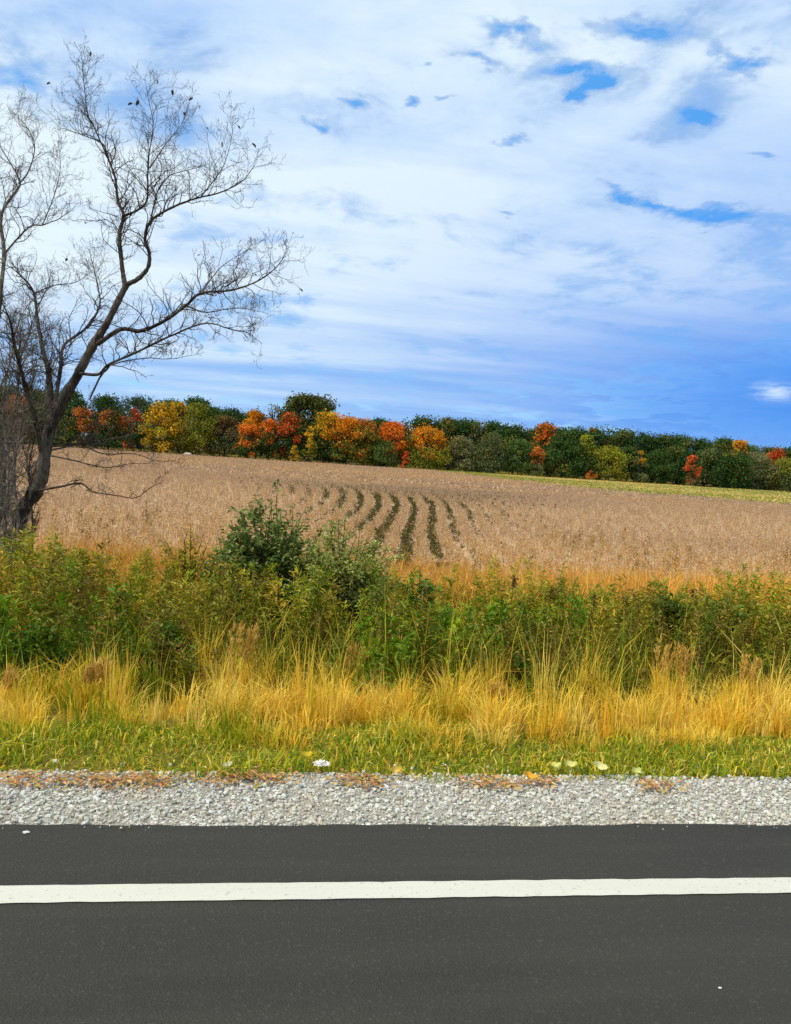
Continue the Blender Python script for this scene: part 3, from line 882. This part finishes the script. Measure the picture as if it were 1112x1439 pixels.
wood_tree(437, 601, 17, 'gold', 'small yellow tree in front of the golden maple', 0, 'olive', .45, .1, -5)
wood_tree(414, 626, 12, 'gold', 'tiny yellow sapling at the foot of the scarlet maple', 0, None, -1, .05, -7, name='sapling')
wood_tree(486, 586, 46, 'amber', 'orange brown maple with green lower crown', 0, 'mid', .4)
wood_tree(515, 590, 46, 'rust', 'rust topped tree with broad green lower crown', 0, 'olive', .68)
wood_tree(553, 594, 40, 'orange', 'tall vivid orange maple with leaves down to the field', 0, 'amber', .35)
wood_tree(538, 618, 36, 'mid', 'low green tree before the vivid orange maple', 0, None, -1, .02, -3)
wood_tree(571, 634, 11, 'red', 'tiny red sapling at the foot of the vivid orange maple', 0, None, -1, .05, -7, name='sapling')
wood_tree(602, 601, 54, 'amber', 'rounded amber tree with olive lower crown', 0, 'olive', .5, .03)
wood_tree(649, 613, 40, 'greyol', 'grey olive tree next to the rounded amber tree', 0, None, -1, .03)
wood_tree(690, 609, 50, 'dull', 'dull green tree next to the grey olive tree', 0, None, -1, .03)
wood_tree(731, 617, 38, 'mid', 'mid green rounded tree before the round orange treetop', 0, None, -1, .03)
wood_tree(767, 595, 38, 'orange', 'round orange treetop standing among dark green trees', 1, 'dark', .6)
wood_tree(757, 626, 20, 'rust', 'small dusky orange tree below the round orange treetop', 0, 'dull', .45, .05, -4)
wood_tree(793, 608, 48, 'dark', 'broad dark green tree next to the round orange treetop', 0, None, -1, .03)
wood_tree(826, 612, 30, 'yelgr', 'slim yellow green tree next to the broad dark green tree', 0, 'mid', .5)
wood_tree(833, 600, 16, 'amber', 'little amber treetop peeping over the slim yellow green tree', 2, 'dark', .7)
wood_tree(858, 627, 40, 'yelgr', 'low yellow green tree with amber tints', 0, 'olive', .6, .03, -3)
wood_tree(831, 661, 12, 'rust', 'tiny rust coloured bush at the foot of the slim tree', 0, None, -1, .05, -7, name='small_bush')
wood_tree(884, 628, 34, 'dark', 'narrow dark tree between low yellow green tree and yellow treetop', 0, None, -1, .03, 2)
wood_tree(901, 633, 18, 'gold', 'small tree with one bright yellow crown before dark trees', 0, 'dull', .55, .05, -4)
wood_tree(926, 634, 38, 'dark', 'dark green conical tree next to the small yellow crowned tree', 0, 'mid', -1, .03)
wood_tree(950, 628, 34, 'dark', 'dark tree between the conical tree and the coral maple', 0, None, -1, .03, 3)
wood_tree(974, 640, 19, 'red', 'slender coral red maple before dark trees', 0, 'brown', .4, .05, -4)
wood_tree(998, 632, 40, 'dull', 'dusky green tree next to the slender coral maple', 0, 'dark', .6, .03)
wood_tree(1030, 634, 46, 'dark', 'wide dark tree below the golden treetop', 0, None, -1, .03)
wood_tree(1040, 619, 30, 'gold', 'golden treetop over the wide dark tree', 1, 'rust', .6)
wood_tree(1066, 636, 34, 'greyol', 'grey olive tree next to the golden treetop', 0, 'dull', .5, .03)
wood_tree(1092, 630, 32, 'red', 'red treetop above the olive trees', 1, 'rust', .6)
wood_tree(1100, 645, 46, 'olive', 'broad olive tree below the red treetop', 0, 'dull', .6, .03, -2)
wood_tree(1140, 640, 50, 'mid', 'mid green tree next to the broad olive tree', 0, None, -1, .03)

# low scrub that closes the foot of the wood edge
for q in range(46):
    px = -30 + q * 26 + random.uniform(-7, 7)
    Y = 213.5 + random.uniform(0, 3); p = at_y(px, 640, Y); z0 = float(ground_z(p[0], Y))
    r = empty('edge_scrub', (p[0], Y, z0))
    sh = random.uniform(2.6, 5.0)
    t_, c_ = tree_mesh(sh, random.uniform(5.5, 8.5), .02, PAL['dark'], PAL['dark' if q % 3 else 'dull'], .4, 8)
    obj('stem', t_, r); obj('foliage', c_, r)
    tag(r, 'low dark scrub bush at the foot of the ' + near(px), 'bush', 'scrub bushes at the foot of the wood')


# ------------------------------------------------------------------ bare roadside trees (traced limbs, grown twigs)
def grow_twigs(path, rad, spacing, length, lvl=0, start=.15, updir=.35):
    """random sub-twigs along a 3-D path -> list of (pts, radii)"""
    out = []
    seg = np.linalg.norm(np.diff(path, axis=0), axis=1); L = seg.sum(); cum = np.concatenate([[0], np.cumsum(seg)])
    s = L * start + random.uniform(0, spacing)
    while s < L:
        p = np.array([np.interp(s, cum, path[:, k]) for k in range(3)])
        i = min(len(path) - 2, int(np.searchsorted(cum, s)) - 1); i = max(0, i)
        t = path[i + 1] - path[i]; t /= np.linalg.norm(t) + 1e-9
        rv = RNG.normal(size=3); rv -= t * (rv @ t); rv /= np.linalg.norm(rv) + 1e-9
        a = random.uniform(.35, 1.3)
        d = t * math.cos(a) + rv * math.sin(a) + np.array([0, 0, updir]); d /= np.linalg.norm(d)
        ll = length * random.uniform(.5, 1.25) * (1 - .35 * s / L)
        r0 = min(np.interp(s, cum, rad) * .6, (.0085, .0048, .0032)[lvl]); npt = (7, 5, 3)[lvl]
        pts = [p]; dd = d.copy()
        for k in range(npt - 1):
            dd = dd + RNG.normal(size=3) * .34 + np.array([0, 0, .06]); dd /= np.linalg.norm(dd)
            pts.append(pts[-1] + dd * ll / (npt - 1))
        pts = np.array(pts); rr = np.linspace(r0, max(.0016, r0 * .35), npt)
        out.append((pts, rr))
        if lvl < 2: out += grow_twigs(pts, rr, (ll / 7.5, ll / 4.2)[lvl], ll * (.5, .55)[lvl], lvl + 1, .2, .25)
        s += spacing * random.uniform(.5, 1.5)
    return out


def bare_tree(root, limbs, Y0, leaf_px, bk='bark'):
    org = np.array(root.location)
    ends = []
    for name, px, r0, r1, sl, y_off, sp, tl in limbs:
        n = max(8, len(px) * 4)
        pp = np.array(px, float); s = np.concatenate([[0], np.cumsum(np.hypot(*np.diff(pp, axis=0).T))])
        pts = np.array([at_y(a, b_, Y0 + y_off + sl * q * .0105 * Y0 / 11) for (a, b_), q in zip(pp, s)])
        path = smooth_path(pts, n)
        if r0 < .05: path = path + np.cumsum(RNG.normal(0, .006, path.shape), 0) * np.linspace(0, 1, n)[:, None]
        t = np.linspace(0, 1, n); rad = .54 * (r0 + (r1 - r0) * t ** .85)
        if name == 'trunk': rad = rad * (1 + .10 * np.sin(np.arange(n) * 1.7) * .5)
        if r0 > .05: path, rad = smooth_path(path, n * 3), np.interp(np.linspace(0, 1, n * 3), t, rad)
        sd = 12 if r0 > .05 else 6
        v, q = tubes([(path - org, rad)], sd)
        if r0 > .05:                                   # ridged, knotty bark
            ax = np.repeat(path - org, sd, 0); rel = v - ax; kk = np.arange(len(v)); an = kk % sd; al = kk // sd
            v = ax + rel * (1 + .10 * np.sin(an * 2.1 + al * .23) + .08 * np.sin(al * .9 + an * 1.3) + RNG.normal(0, .05, len(v)))[:, None]
        br = obj(name, mesh_data(name, v, [q], M[bk], smooth=True), root)
        if sp:
            tw = grow_twigs(path, rad, sp * .44, tl * 1.14)
            if tw:
                v, q = tubes([(a - org, b_) for a, b_ in tw], 3)
                obj('twigs', mesh_data('twigs', v, [q], M[bk]), br)['kind'] = 'stuff'
                ends += [a[-1] for a, _ in tw]
    return ends


YT = 10.9
b0 = at_y(14, 815, YT); root = empty('bare_tree', (b0[0], YT, ground_z(b0[0], YT)))
tag(root, 'bare leaning tree with forked dark trunk and few withered leaves', 'tree')
T1 = [
    ('trunk', [(8, 850), (14, 800), (22, 755), (32, 718), (56, 677), (68, 610), (88, 566), (113, 520), (131, 485), (151, 453), (178, 400)], .235, .07, .0, 0, 0, 0),
    ('branch', [(176, 404), (172, 376), (168, 331), (174, 303), (166, 283), (162, 250), (152, 222), (144, 202), (117, 190), (93, 182)], .062, .008, .5, 0, .15, .62),
    ('branch', [(150, 218), (130, 174), (122, 161), (117, 129), (113, 100), (109, 81)], .022, .005, .2, .9, .13, .5),
    ('branch', [(131, 176), (113, 153), (91, 141)], .012, .004, .5, 1.1, .14, .4),
    ('branch', [(172, 304), (194, 295), (208, 279), (210, 242), (214, 214), (219, 174), (210, 125)], .034, .006, -.4, .5, .12, .6),
    ('branch', [(211, 236), (232, 205), (252, 180), (262, 150)], .018, .004, .5, .3, .12, .5),
    ('branch', [(178, 400), (194, 392), (208, 376), (210, 356), (204, 335), (212, 311), (239, 293), (275, 279), (308, 271), (340, 255), (358, 232)], .062, .005, -.35, 0, .15, .55),
    ('branch', [(283, 276), (308, 242), (320, 214), (326, 161)], .018, .004, .4, -1.0, .13, .45),
    ('branch', [(212, 308), (223, 267), (240, 248), (275, 238), (299, 230)], .022, .004, .6, -.6, .13, .5),
    ('branch', [(138, 483), (170, 463), (198, 465), (231, 451), (263, 428), (283, 412), (324, 408), (360, 396), (388, 376), (406, 350)], .06, .005, -.55, -.1, .15, .6),
    ('branch', [(263, 430), (291, 439), (336, 433), (382, 441)], .02, .004, .4, -1.3, .14, .4),
    ('branch', [(283, 413), (300, 388), (322, 368), (352, 352)], .016, .004, .7, -1.5, .13, .45),
    ('branch', [(113, 525), (139, 526), (153, 512), (194, 493), (243, 469), (291, 453), (324, 461), (348, 465), (370, 480)], .042, .005, -.6, -.1, .17, .42),
    ('branch', [(153, 514), (180, 506), (208, 502), (237, 502), (282, 490)], .02, .004, .4, -.5, .15, .35),
    ('branch', [(126, 562), (138, 535), (153, 512)], .02, .03, .3, -.5, 0, 0),
    ('branch', [(70, 600), (71, 560), (68, 520), (60, 490), (53, 450), (47, 410), (30, 388), (10, 372)], .095, .006, .5, 0, .13, .62),
    ('branch', [(48, 412), (75, 402), (109, 396), (130, 380)], .02, .004, .5, .9, .12, .5),
    ('branch', [(76, 575), (85, 520), (90, 486), (121, 461), (140, 430), (136, 395), (125, 350)], .06, .005, .6, .1, .12, .6),
    ('branch', [(60, 640), (50, 590), (35, 540), (22, 490), (14, 450), (0, 420)], .08, .006, -.6, 0, .12, .6),
    ('branch', [(55, 689), (85, 684), (113, 679), (131, 691), (166, 697), (194, 699), (214, 686), (234, 676)], .032, .004, -.4, -.1, .4, .25),
    ('branch', [(66, 634), (83, 630), (113, 625), (148, 636), (190, 636), (220, 645), (248, 645)], .03, .004, .3, 0, .25, .35),
    ('branch', [(70, 640), (110, 648), (148, 655), (178, 649), (217, 645)], .022, .004, -.5, -.1, .3, .3),
    ('branch', [(70, 628), (120, 622), (184, 612), (222, 598)], .026, .004, -.7, -.1, .22, .4),
    ('branch', [(84, 580), (118, 586), (160, 580), (200, 572)], .02, .004, .6, 0, .2, .4),
]
ends = bare_tree(root, T1, YT, None)


def withered(pxs, Y0, root):
    """single withered leaves still hanging on the twigs: each is set at the twig tip closest to where it shows"""
    org = np.array(root.location); E = np.array(ends)
    pr = np.array([to_pix(e) for e in E])
    for (a, b_) in pxs:
        k = int(np.argmin(np.hypot(pr[:, 0] - a, pr[:, 1] - b_))); p = E[k]
        n = 1; d = np.array([[random.uniform(-1, 1), random.uniform(-1, 1), -.5]]); d /= np.linalg.norm(d)
        u = np.cross(d, [[.3, .2, 1]]); u /= np.linalg.norm(u); w_ = np.cross(u, d)
        L, Wd = random.uniform(.055, .085), random.uniform(.03, .045)
        pts = np.array([[0, 0, 0], [.3, .5, .12], [.7, .42, .18], [1, 0, -.05], [.7, -.42, .18], [.3, -.5, .12], [.5, 0, 0]])
        v = p - org + pts[:, :1] * L * d + pts[:, 1:2] * Wd * u + pts[:, 2:] * Wd * 1.2 * w_
        t = np.array([[6, 0, 1], [6, 1, 2], [6, 2, 3], [6, 3, 4], [6, 4, 5], [6, 5, 0]])
        obj('leaf', mesh_data('leaf', v, [t], M['leaf'], np.tile(lin(74, 56, 40)[:3], (7, 1))), root)


withered([(109, 81), (131, 70), (64, 107), (74, 115), (187, 113), (220, 113), (243, 128), (272, 138), (182, 142), (288, 148), (258, 157), (335, 178), (356, 198), (291, 180), (285, 360),
          (395, 383), (356, 385), (310, 196), (196, 140), (120, 310), (94, 364), (32, 375), (405, 320), (432, 404)], YT, root)

YU = 12.2
b1 = at_y(-12, 800, YU); root2 = empty('bare_tree', (b1[0], YU, ground_z(b1[0], YU)))
tag(root2, 'second bare tree behind the leaning one, with slim upright stems', 'tree')
ends = bare_tree(root2, [
    ('trunk', [(-14, 830), (-8, 760), (2, 690), (0, 620), (-8, 540), (-6, 470), (0, 416)], .17, .07, 0, 0, .5, .6),
    ('branch', [(0, 418), (6, 356), (2, 303), (24, 267), (28, 256), (20, 238), (8, 218), (-8, 190)], .06, .006, .4, 0, .16, .62),
    ('branch', [(5, 358), (40, 319), (61, 315), (89, 299), (104, 280)], .03, .004, -.5, .3, .14, .55),
    ('branch', [(27, 258), (40, 242), (49, 210), (42, 185), (28, 174), (30, 140)], .026, .004, .5, .7, .12, .5),
    ('branch', [(60, 316), (78, 270), (84, 235), (80, 200)], .016, .004, .4, -.6, .13, .5),
    ('branch', [(0, 420), (-20, 360), (-40, 300), (-38, 230), (-50, 150)], .045, .005, -.4, 0, .2, .7),
    ('branch', [(0, 690), (14, 620), (24, 560), (30, 500), (44, 460), (40, 430)], .05, .006, -.5, 0, .16, .6),
    ('branch', [(-6, 560), (14, 510), (20, 470), (34, 430), (60, 400)], .03, .005, .6, 0, .14, .6),
], YU, None, 'lit_grey_bark')

# slim young stems and brush round the foot of the trees
for q, (pts, r0, lab) in enumerate((
        ([(22, 820), (26, 740), (20, 660), (30, 590), (24, 520), (36, 470)], .05, 'slim grey sapling stem close in front of the leaning trunk'),
        ([(-4, 830), (8, 740), (12, 650), (4, 570), (14, 500), (8, 450)], .055, 'pale grey sapling stem beside the second bare tree'),
        ([(44, 810), (46, 730), (40, 660), (50, 600), (44, 548), (58, 500)], .035, 'thin dark sapling stem crossing the leaning trunk'),
        ([(6, 820), (2, 750), (16, 690), (22, 630), (10, 560), (20, 505), (14, 430)], .05, 'crooked grey sapling stem between the two bare trees'),
        ([(34, 815), (30, 750), (44, 690), (36, 640), (60, 585), (64, 530), (82, 470)], .04, 'bent sapling stem following the leaning trunk upward'),
        ([(12, 815), (20, 745), (10, 700), (28, 610), (40, 560), (46, 480)], .045, 'twiggy sapling stem hugging the foot of the leaning trunk'))):
    Yq = (10.2, 10.5, 11.4, 11.7, 11.9, 10.0)[q]
    bq = at_y(*pts[0], Yq); rq = empty('bare_sapling', (bq[0], Yq, ground_z(bq[0], Yq)))
    tag(rq, lab, 'sapling')
    ends = bare_tree(rq, [('stem', pts, r0, .006, .15, 0, .13, .45)], Yq, None, 'bark' if q == 2 else 'lit_grey_bark')


# ------------------------------------------------------------------ shrubs and single plants
def shrub(px, py_top, wpx, Y, label, cols, nstem, nleaf, llen, lw, name='shrub', spread=1.0):
    p = at_y(px, py_top, Y); z0 = float(ground_z(p[0], Y)); H = p[2] - z0
    root = empty(name, (p[0], Y, z0)); R = wpx / 2 * Y / F
    st, bg = [], Bag()
    for q in range(nstem):
        a = random.uniform(0, 6.28); rr = R * math.sqrt(random.uniform(.02, 1)) * spread
        hh = H * (1 - .55 * (rr / R) ** 2) * random.uniform(.78, 1.02)
        if q == 0: rr, hh = 0.02, H
        tip = np.array([rr * math.cos(a), rr * math.sin(a) * .8, hh]); b0 = np.array([random.uniform(-.12, .12), random.uniform(-.12, .12), -.03])
        path = smooth_path([b0, b0 * .6 + tip * .4 + np.array([0, 0, .08 * hh]), tip], 7) + RNG.normal(0, .012, (7, 3))
        st.append((path, np.linspace(.014, .003, 7)))
        sub = [path]
        for s_ in range(5):
            t = random.uniform(.3, .9); i = int(t * 6); d = unit(1)[0]; d[2] = abs(d[2]) * .8 + .2
            q1 = path[i] + d * random.uniform(.14, .34) * (H / 1.5); sp = smooth_path([path[i], (path[i] + q1) / 2 + RNG.normal(0, .02, 3), q1], 5)
            st.append((sp, np.linspace(.006, .002, 5))); sub.append(sp)
        for sp in sub:
            m = nleaf if sp is path else nleaf // 2
            t = RNG.uniform(.25, 1, m) * (len(sp) - 1.001); k = t.astype(int); f = (t - k)[:, None]
            pp = sp[k] * (1 - f) + sp[k + 1] * f + RNG.normal(0, .02, (m, 3))
            dv = unit(m); dv[:, 2] = dv[:, 2] * .5 + .12; dv /= np.linalg.norm(dv, axis=1)[:, None]
            c = pick(cols, m, .16)
            bg.add(leaves(pp, dv, np.tile([0, 0, 1.], (m, 1)) + .5 * unit(m), llen * RNG.uniform(.6, 1.3, m), lw * RNG.uniform(.7, 1.3, m), c))
    v, q = tubes(st, 4)
    obj('stems', mesh_data('stems', v, [q], M['green_stem'], smooth=True), root)
    obj('foliage', bg.mesh('foliage', M['leaf']), root)
    return tag(root, label, 'shrub')


DK = [lin(108, 128, 56), lin(84, 108, 48), lin(128, 144, 70), lin(144, 158, 84)]
shrub(388, 676, 175, 9.2, 'tall dark green shrub standing above the weeds', DK, 40, 46, .085, .04)
shrub(330, 735, 110, 8.9, 'lower dark green shrub leaning out beside the tall shrub', DK, 24, 46, .08, .038)
shrub(485, 722, 190, 8.8, 'paler green feathery shrub beside the tall dark shrub', [lin(164, 170, 84), lin(142, 152, 70), lin(182, 184, 104)], 64, 64, .065, .026)
shrub(590, 795, 60, 8.6, 'small bright green bush in the weeds beside the feathery shrub', [lin(96, 132, 36), lin(80, 118, 34)], 12, 40, .08, .036)
shrub(935, 822, 90, 8.0, 'dark leafy plant with brown seed tip standing out of the weeds', [lin(84, 108, 34), lin(70, 92, 30)], 14, 40, .10, .04)
shrub(1020, 828, 80, 8.4, 'light green leafy plant near the dark leafy plant', [lin(112, 140, 44), lin(96, 124, 40)], 13, 40, .09, .035)
shrub(735, 918, 70, 6.2, 'bright green leafy clump among the golden grass', [lin(86, 128, 26), lin(72, 112, 24)], 12, 40, .08, .03)
shrub(60, 880, 150, 6.3, 'broad green leafy clump in front of the bare trees', [lin(90, 124, 26), lin(108, 134, 34), lin(72, 106, 24)], 22, 40, .09, .03)
shrub(230, 872, 120, 6.4, 'bushy green clump beside the tall golden grass plumes', [lin(84, 116, 26), lin(104, 128, 32)], 18, 40, .09, .03)
shrub(268, 735, 100, 10.0, 'yellow leaved low bush between bare tree and tall shrub', [lin(206, 170, 50), lin(186, 156, 44), lin(150, 140, 40)], 16, 22, .07, .03)


def tuft(px, py_top, Y, wpx, nb, label, cols, lean=.25, plume=True):
    p = at_y(px, py_top, Y); z0 = float(ground_z(p[0], Y)); H = p[2] - z0
    root = empty('grass_tuft', (p[0], Y, z0)); R = wpx / 2 * Y / F
    n = nb; a = RNG.uniform(0, 6.28, n); rr = R * .55 * np.sqrt(RNG.uniform(0, 1, n))
    base = np.stack([rr * np.cos(a), rr * np.sin(a) * .7, np.full(n, -.02)], 1)
    bg = Bag(); bg.add(blades(base, H * RNG.uniform(.4, .85, n), a + RNG.normal(0, .6, n), RNG.uniform(.1, .5, n), np.full(n, .008), pick(cols, n)))
    obj('blades', bg.mesh('blades', M['straw']), root)
    if plume:
        bg = Bag(); m = max(4, nb // 14)
        for q in range(m):
            aa = random.uniform(-.1, .32); h = H * random.uniform(.8, 1.02); x0, y0 = random.uniform(-R, R) * .5, random.uniform(-R, R) * .4
            s = np.linspace(0, 1, 8); path = np.stack([x0 + aa * h * s ** 2 * .6, y0 + .05 * h * s ** 2, h * s], 1)
            bg.add(blades(path[:1], np.array([h]), np.array([0.0 if aa > 0 else math.pi]), np.array([abs(aa) * .6]), np.array([.007]), pick(cols, 1)))
            k = 34; t = RNG.uniform(.62, 1, k); pp = np.stack([np.interp(t, s, path[:, j]) for j in range(3)], 1) + RNG.normal(0, .008, (k, 3))
            d = unit(k) * .5 + np.array([.1, 0, 1]); d /= np.linalg.norm(d, axis=1)[:, None]
            bg.add(leaves(pp, d, unit(k), RNG.uniform(.03, .06, k), RNG.uniform(.007, .013, k), pick([lin(206, 166, 78), lin(190, 150, 60), lin(218, 184, 104)], k)))
        obj('seed_plumes', bg.mesh('seed_plumes', M['straw']), root)
    return tag(root, label, 'grass')


tuft(335, 878, 5.7, 60, 170, 'tall pair of golden grass plumes leaning over the dark weeds', YEL)
tuft(130, 928, 5.3, 60, 200, 'dense golden grass tuft in front of the broad green clump', YEL)
tuft(945, 905, 5.6, 80, 240, 'biggest golden grass tuft before the dark leafy plant', YEL)
tuft(1050, 925, 5.6, 70, 160, 'golden grass tuft beside the biggest tuft, below the light green plant', YEL)
tuft(505, 905, 5.9, 60, 130, 'olive gold grass tuft below the feathery shrub', YEL[:2] + OLV[:2])
tuft(700, 965, 5.2, 50, 130, 'low golden grass tuft beside the bright green clump', YEL)
tuft(20, 945, 5.2, 50, 150, 'short golden grass tuft below the bare trees', YEL)
tuft(620, 900, 6.2, 50, 110, 'thin brown grass tuft in the dark weeds', BRN + YEL[:1])


# dark seed stalks
for px, py, lab in ((717, 809, 'brown seed stalk over the weeds near the small bright bush'), (830, 836, 'short brown seed stalk between the two weed patches'),
                    (968, 828, 'brown seed stalk between dark and light leafy plants'), (770, 826, 'thin brown seed stalk beside a taller seed stalk')):
    Y = 8.1; p = at_y(px, py, Y); z0 = float(ground_z(p[0], Y)); H = p[2] - z0
    rt = empty('seed_stalk', (p[0], Y, z0))
    path = np.stack([np.linspace(0, .05, 6), np.zeros(6), np.linspace(-.02, H, 6)], 1)
    v, q = tubes([(path, np.linspace(.006, .003, 6))], 5); obj('stalk', mesh_data('stalk', v, [q], M['bark'], smooth=True), rt)
    bg = Bag(); k = 90; t = RNG.uniform(0, 1, k)
    pp = np.stack([.05 + RNG.normal(0, .016, k), RNG.normal(0, .016, k), H - .12 * t], 1); d = unit(k)
    bg.add(leaves(pp, d, unit(k), RNG.uniform(.014, .028, k), RNG.uniform(.01, .018, k), pick([lin(70, 44, 28), lin(88, 56, 34)], k)))
    obj('seed_head', bg.mesh('seed_head', M['leaf']), rt); tag(rt, lab, 'plant')


# ------------------------------------------------------------------ small things on the verge edge and road
def on_ground(px, py, z=0.0):
    d = ray(px, py); t = (z - CAM[2]) / d[2]; return CAM + d * t


def curled_leaf_mesh(L, Wd, curl, col):
    s = np.linspace(0, 1, 7); w_ = np.sin(np.pi * np.clip(s * .94 + .03, 0, 1)) ** .8 * Wd / 2
    V = []
    for i, q in enumerate(s):
        for j in (-1, -.5, 0, .5, 1):
            V.append(((q - .5) * L, j * w_[i], curl * (j * j * Wd * .45 + (q - .5) ** 2 * L * .6) + .004 * math.sin(i * 2.1 + j * 3)))
    i = (np.arange(6)[:, None] * 5 + np.arange(4)[None]).ravel()
    return mesh_data('fallen_leaf', V, [np.stack([i, i + 1, i + 6, i + 5], 1)], M['leaf'], np.tile(col[:3], (35, 1)), smooth=True)


for px, py, L, col, lab in ((780, 1081, .06, lin(220, 214, 120), 'pale yellow fallen leaf at the turf edge, beside another'), (802, 1080, .065, lin(224, 216, 130), 'cream fallen leaf at the turf edge, paler than its neighbours'),
                            (842, 1082, .075, lin(232, 226, 160), 'largest pale cream leaf lying at the turf edge'), (893, 1088, .06, lin(216, 220, 130), 'yellow green fallen leaf beside dark green turf'),
                            (744, 1096, .07, lin(232, 180, 60), 'orange yellow leaf lying on the gravel edge'), (556, 1086, .06, lin(220, 190, 90), 'tan yellow leaf in the turf edge near the white scrap'),
                            (430, 1068, .06, lin(226, 200, 60), 'bright yellow leaf touching the white scrap'), (320, 1080, .05, lin(220, 214, 170), 'off white leaf at the gravel edge beside brown leaf litter')):
    p = on_ground(px, py, .02)
    o = obj('fallen_leaf', curled_leaf_mesh(L, L * .6, 1.0, col), None, (p[0], p[1], .03 + max(0, p[1] - GRAV_Y) * .06))
    o.rotation_euler = (random.uniform(.2, .7), random.uniform(-.3, .3), random.uniform(-.6, .6)); tag(o, lab, 'leaf')

# crumpled white scrap
import bmesh
p = on_ground(452, 1074, .03)
bm = bmesh.new(); bmesh.ops.create_icosphere(bm, subdivisions=3, radius=1)
r_ = np.random.default_rng(5)
for v_ in bm.verts:
    c = v_.co; f_ = 1 + .22 * math.sin(c.x * 5 + c.y * 3) * math.cos(c.z * 6 + c.x * 2) + r_.normal(0, .07)
    v_.co = Vector((c.x * .036 * f_, c.y * .022 * f_, c.z * .012 * f_))
vv = np.array([v_.co[:] for v_ in bm.verts]); vv = vv * (1 + .35 * np.sign(np.sin(vv[:, :1] * 190) * np.cos(vv[:, 1:2] * 230 + 1)) * r_.uniform(.3, 1, (len(vv), 1))); tt = np.array([[q.index for q in f_.verts] for f_ in bm.faces]); bm.free()
o = obj('paper_scrap', mesh_data('paper_scrap', vv, [tt], M['stone'], np.tile(lin(224, 222, 212)[:3], (len(vv), 1))), None, (p[0], p[1], .035))
tag(o, 'crumpled white paper scrap on the turf edge', 'litter')

# brown leaf litter drifts on the gravel edge
bg = Bag()
for px0, px1, py, n_ in ((70, 215, 1097, 420), (285, 400, 1093, 300), (480, 545, 1098, 200), (650, 720, 1101, 190), (735, 780, 1098, 110), (900, 950, 1105, 110), (0, 50, 1096, 120), (195, 235, 1100, 90)):
    a = on_ground(px0, py); c_ = on_ground(px1, py); n_ = int(n_ * .55); t = RNG.normal(.5, .34, n_)
    pp = np.stack([a[0] + (c_[0] - a[0]) * t, a[1] + (c_[1] - a[1]) * t + RNG.normal(.01, .045, n_), RNG.uniform(0, .008, n_)], 1)
    d = unit(n_); d[:, 2] *= .12; d /= np.linalg.norm(d, axis=1)[:, None]
    bg.add(leaves(pp, d, np.tile([0, 0, 1.], (n_, 1)) + .4 * unit(n_), RNG.uniform(.02, .05, n_), RNG.uniform(.012, .025, n_), pick([lin(208, 158, 104), lin(194, 140, 90), lin(214, 176, 120), lin(168, 128, 78), lin(182, 158, 70)], n_, .2)))
tag(obj('leaf_litter', bg.mesh('leaf_litter', M['leaf'])), 'drifts of brown leaf litter on the gravel edge', 'leaf litter', None, 'stuff')

# loose pebbles on the asphalt
for px, py, s, lab in ((37, 1171, .009, 'white pebble on the asphalt shoulder between gravel and white line'), (1012, 1389, .004, 'small pale pebble on the open asphalt lane')):
    p = on_ground(px, py)
    bm = bmesh.new(); bmesh.ops.create_icosphere(bm, subdivisions=2, radius=1)
    vv = np.array([v_.co[:] for v_ in bm.verts]) * np.array([s * 1.5, s, s * .6]) * r_.uniform(.85, 1.15, (len(bm.verts), 1)); tt = np.array([[q.index for q in f_.verts] for f_ in bm.faces]); bm.free()
    tag(obj('pebble', mesh_data('pebble', vv, [tt], M['stone'], np.tile(lin(216, 214, 206)[:3], (len(vv), 1))), None, (p[0], p[1], s * .5)), lab, 'stone')

# pale boulder at the foot of the yellow tree
p = at_y(264, 634, 208); z0 = float(ground_z(p[0], 208))
bm = bmesh.new(); bmesh.ops.create_icosphere(bm, subdivisions=2, radius=1)
vv = np.array([v_.co[:] for v_ in bm.verts]) * np.array([1.0, .7, .38]) * r_.uniform(.75, 1.25, (len(bm.verts), 1)); tt = np.array([[q.index for q in f_.verts] for f_ in bm.faces]); bm.free()
tag(obj('boulder', mesh_data('boulder', vv, [tt], M['stone'], np.tile(lin(226, 222, 206)[:3], (len(vv), 1))), None, (p[0], 208, z0 + .3)), 'pale boulder at the field edge below the big yellow tree', 'stone')
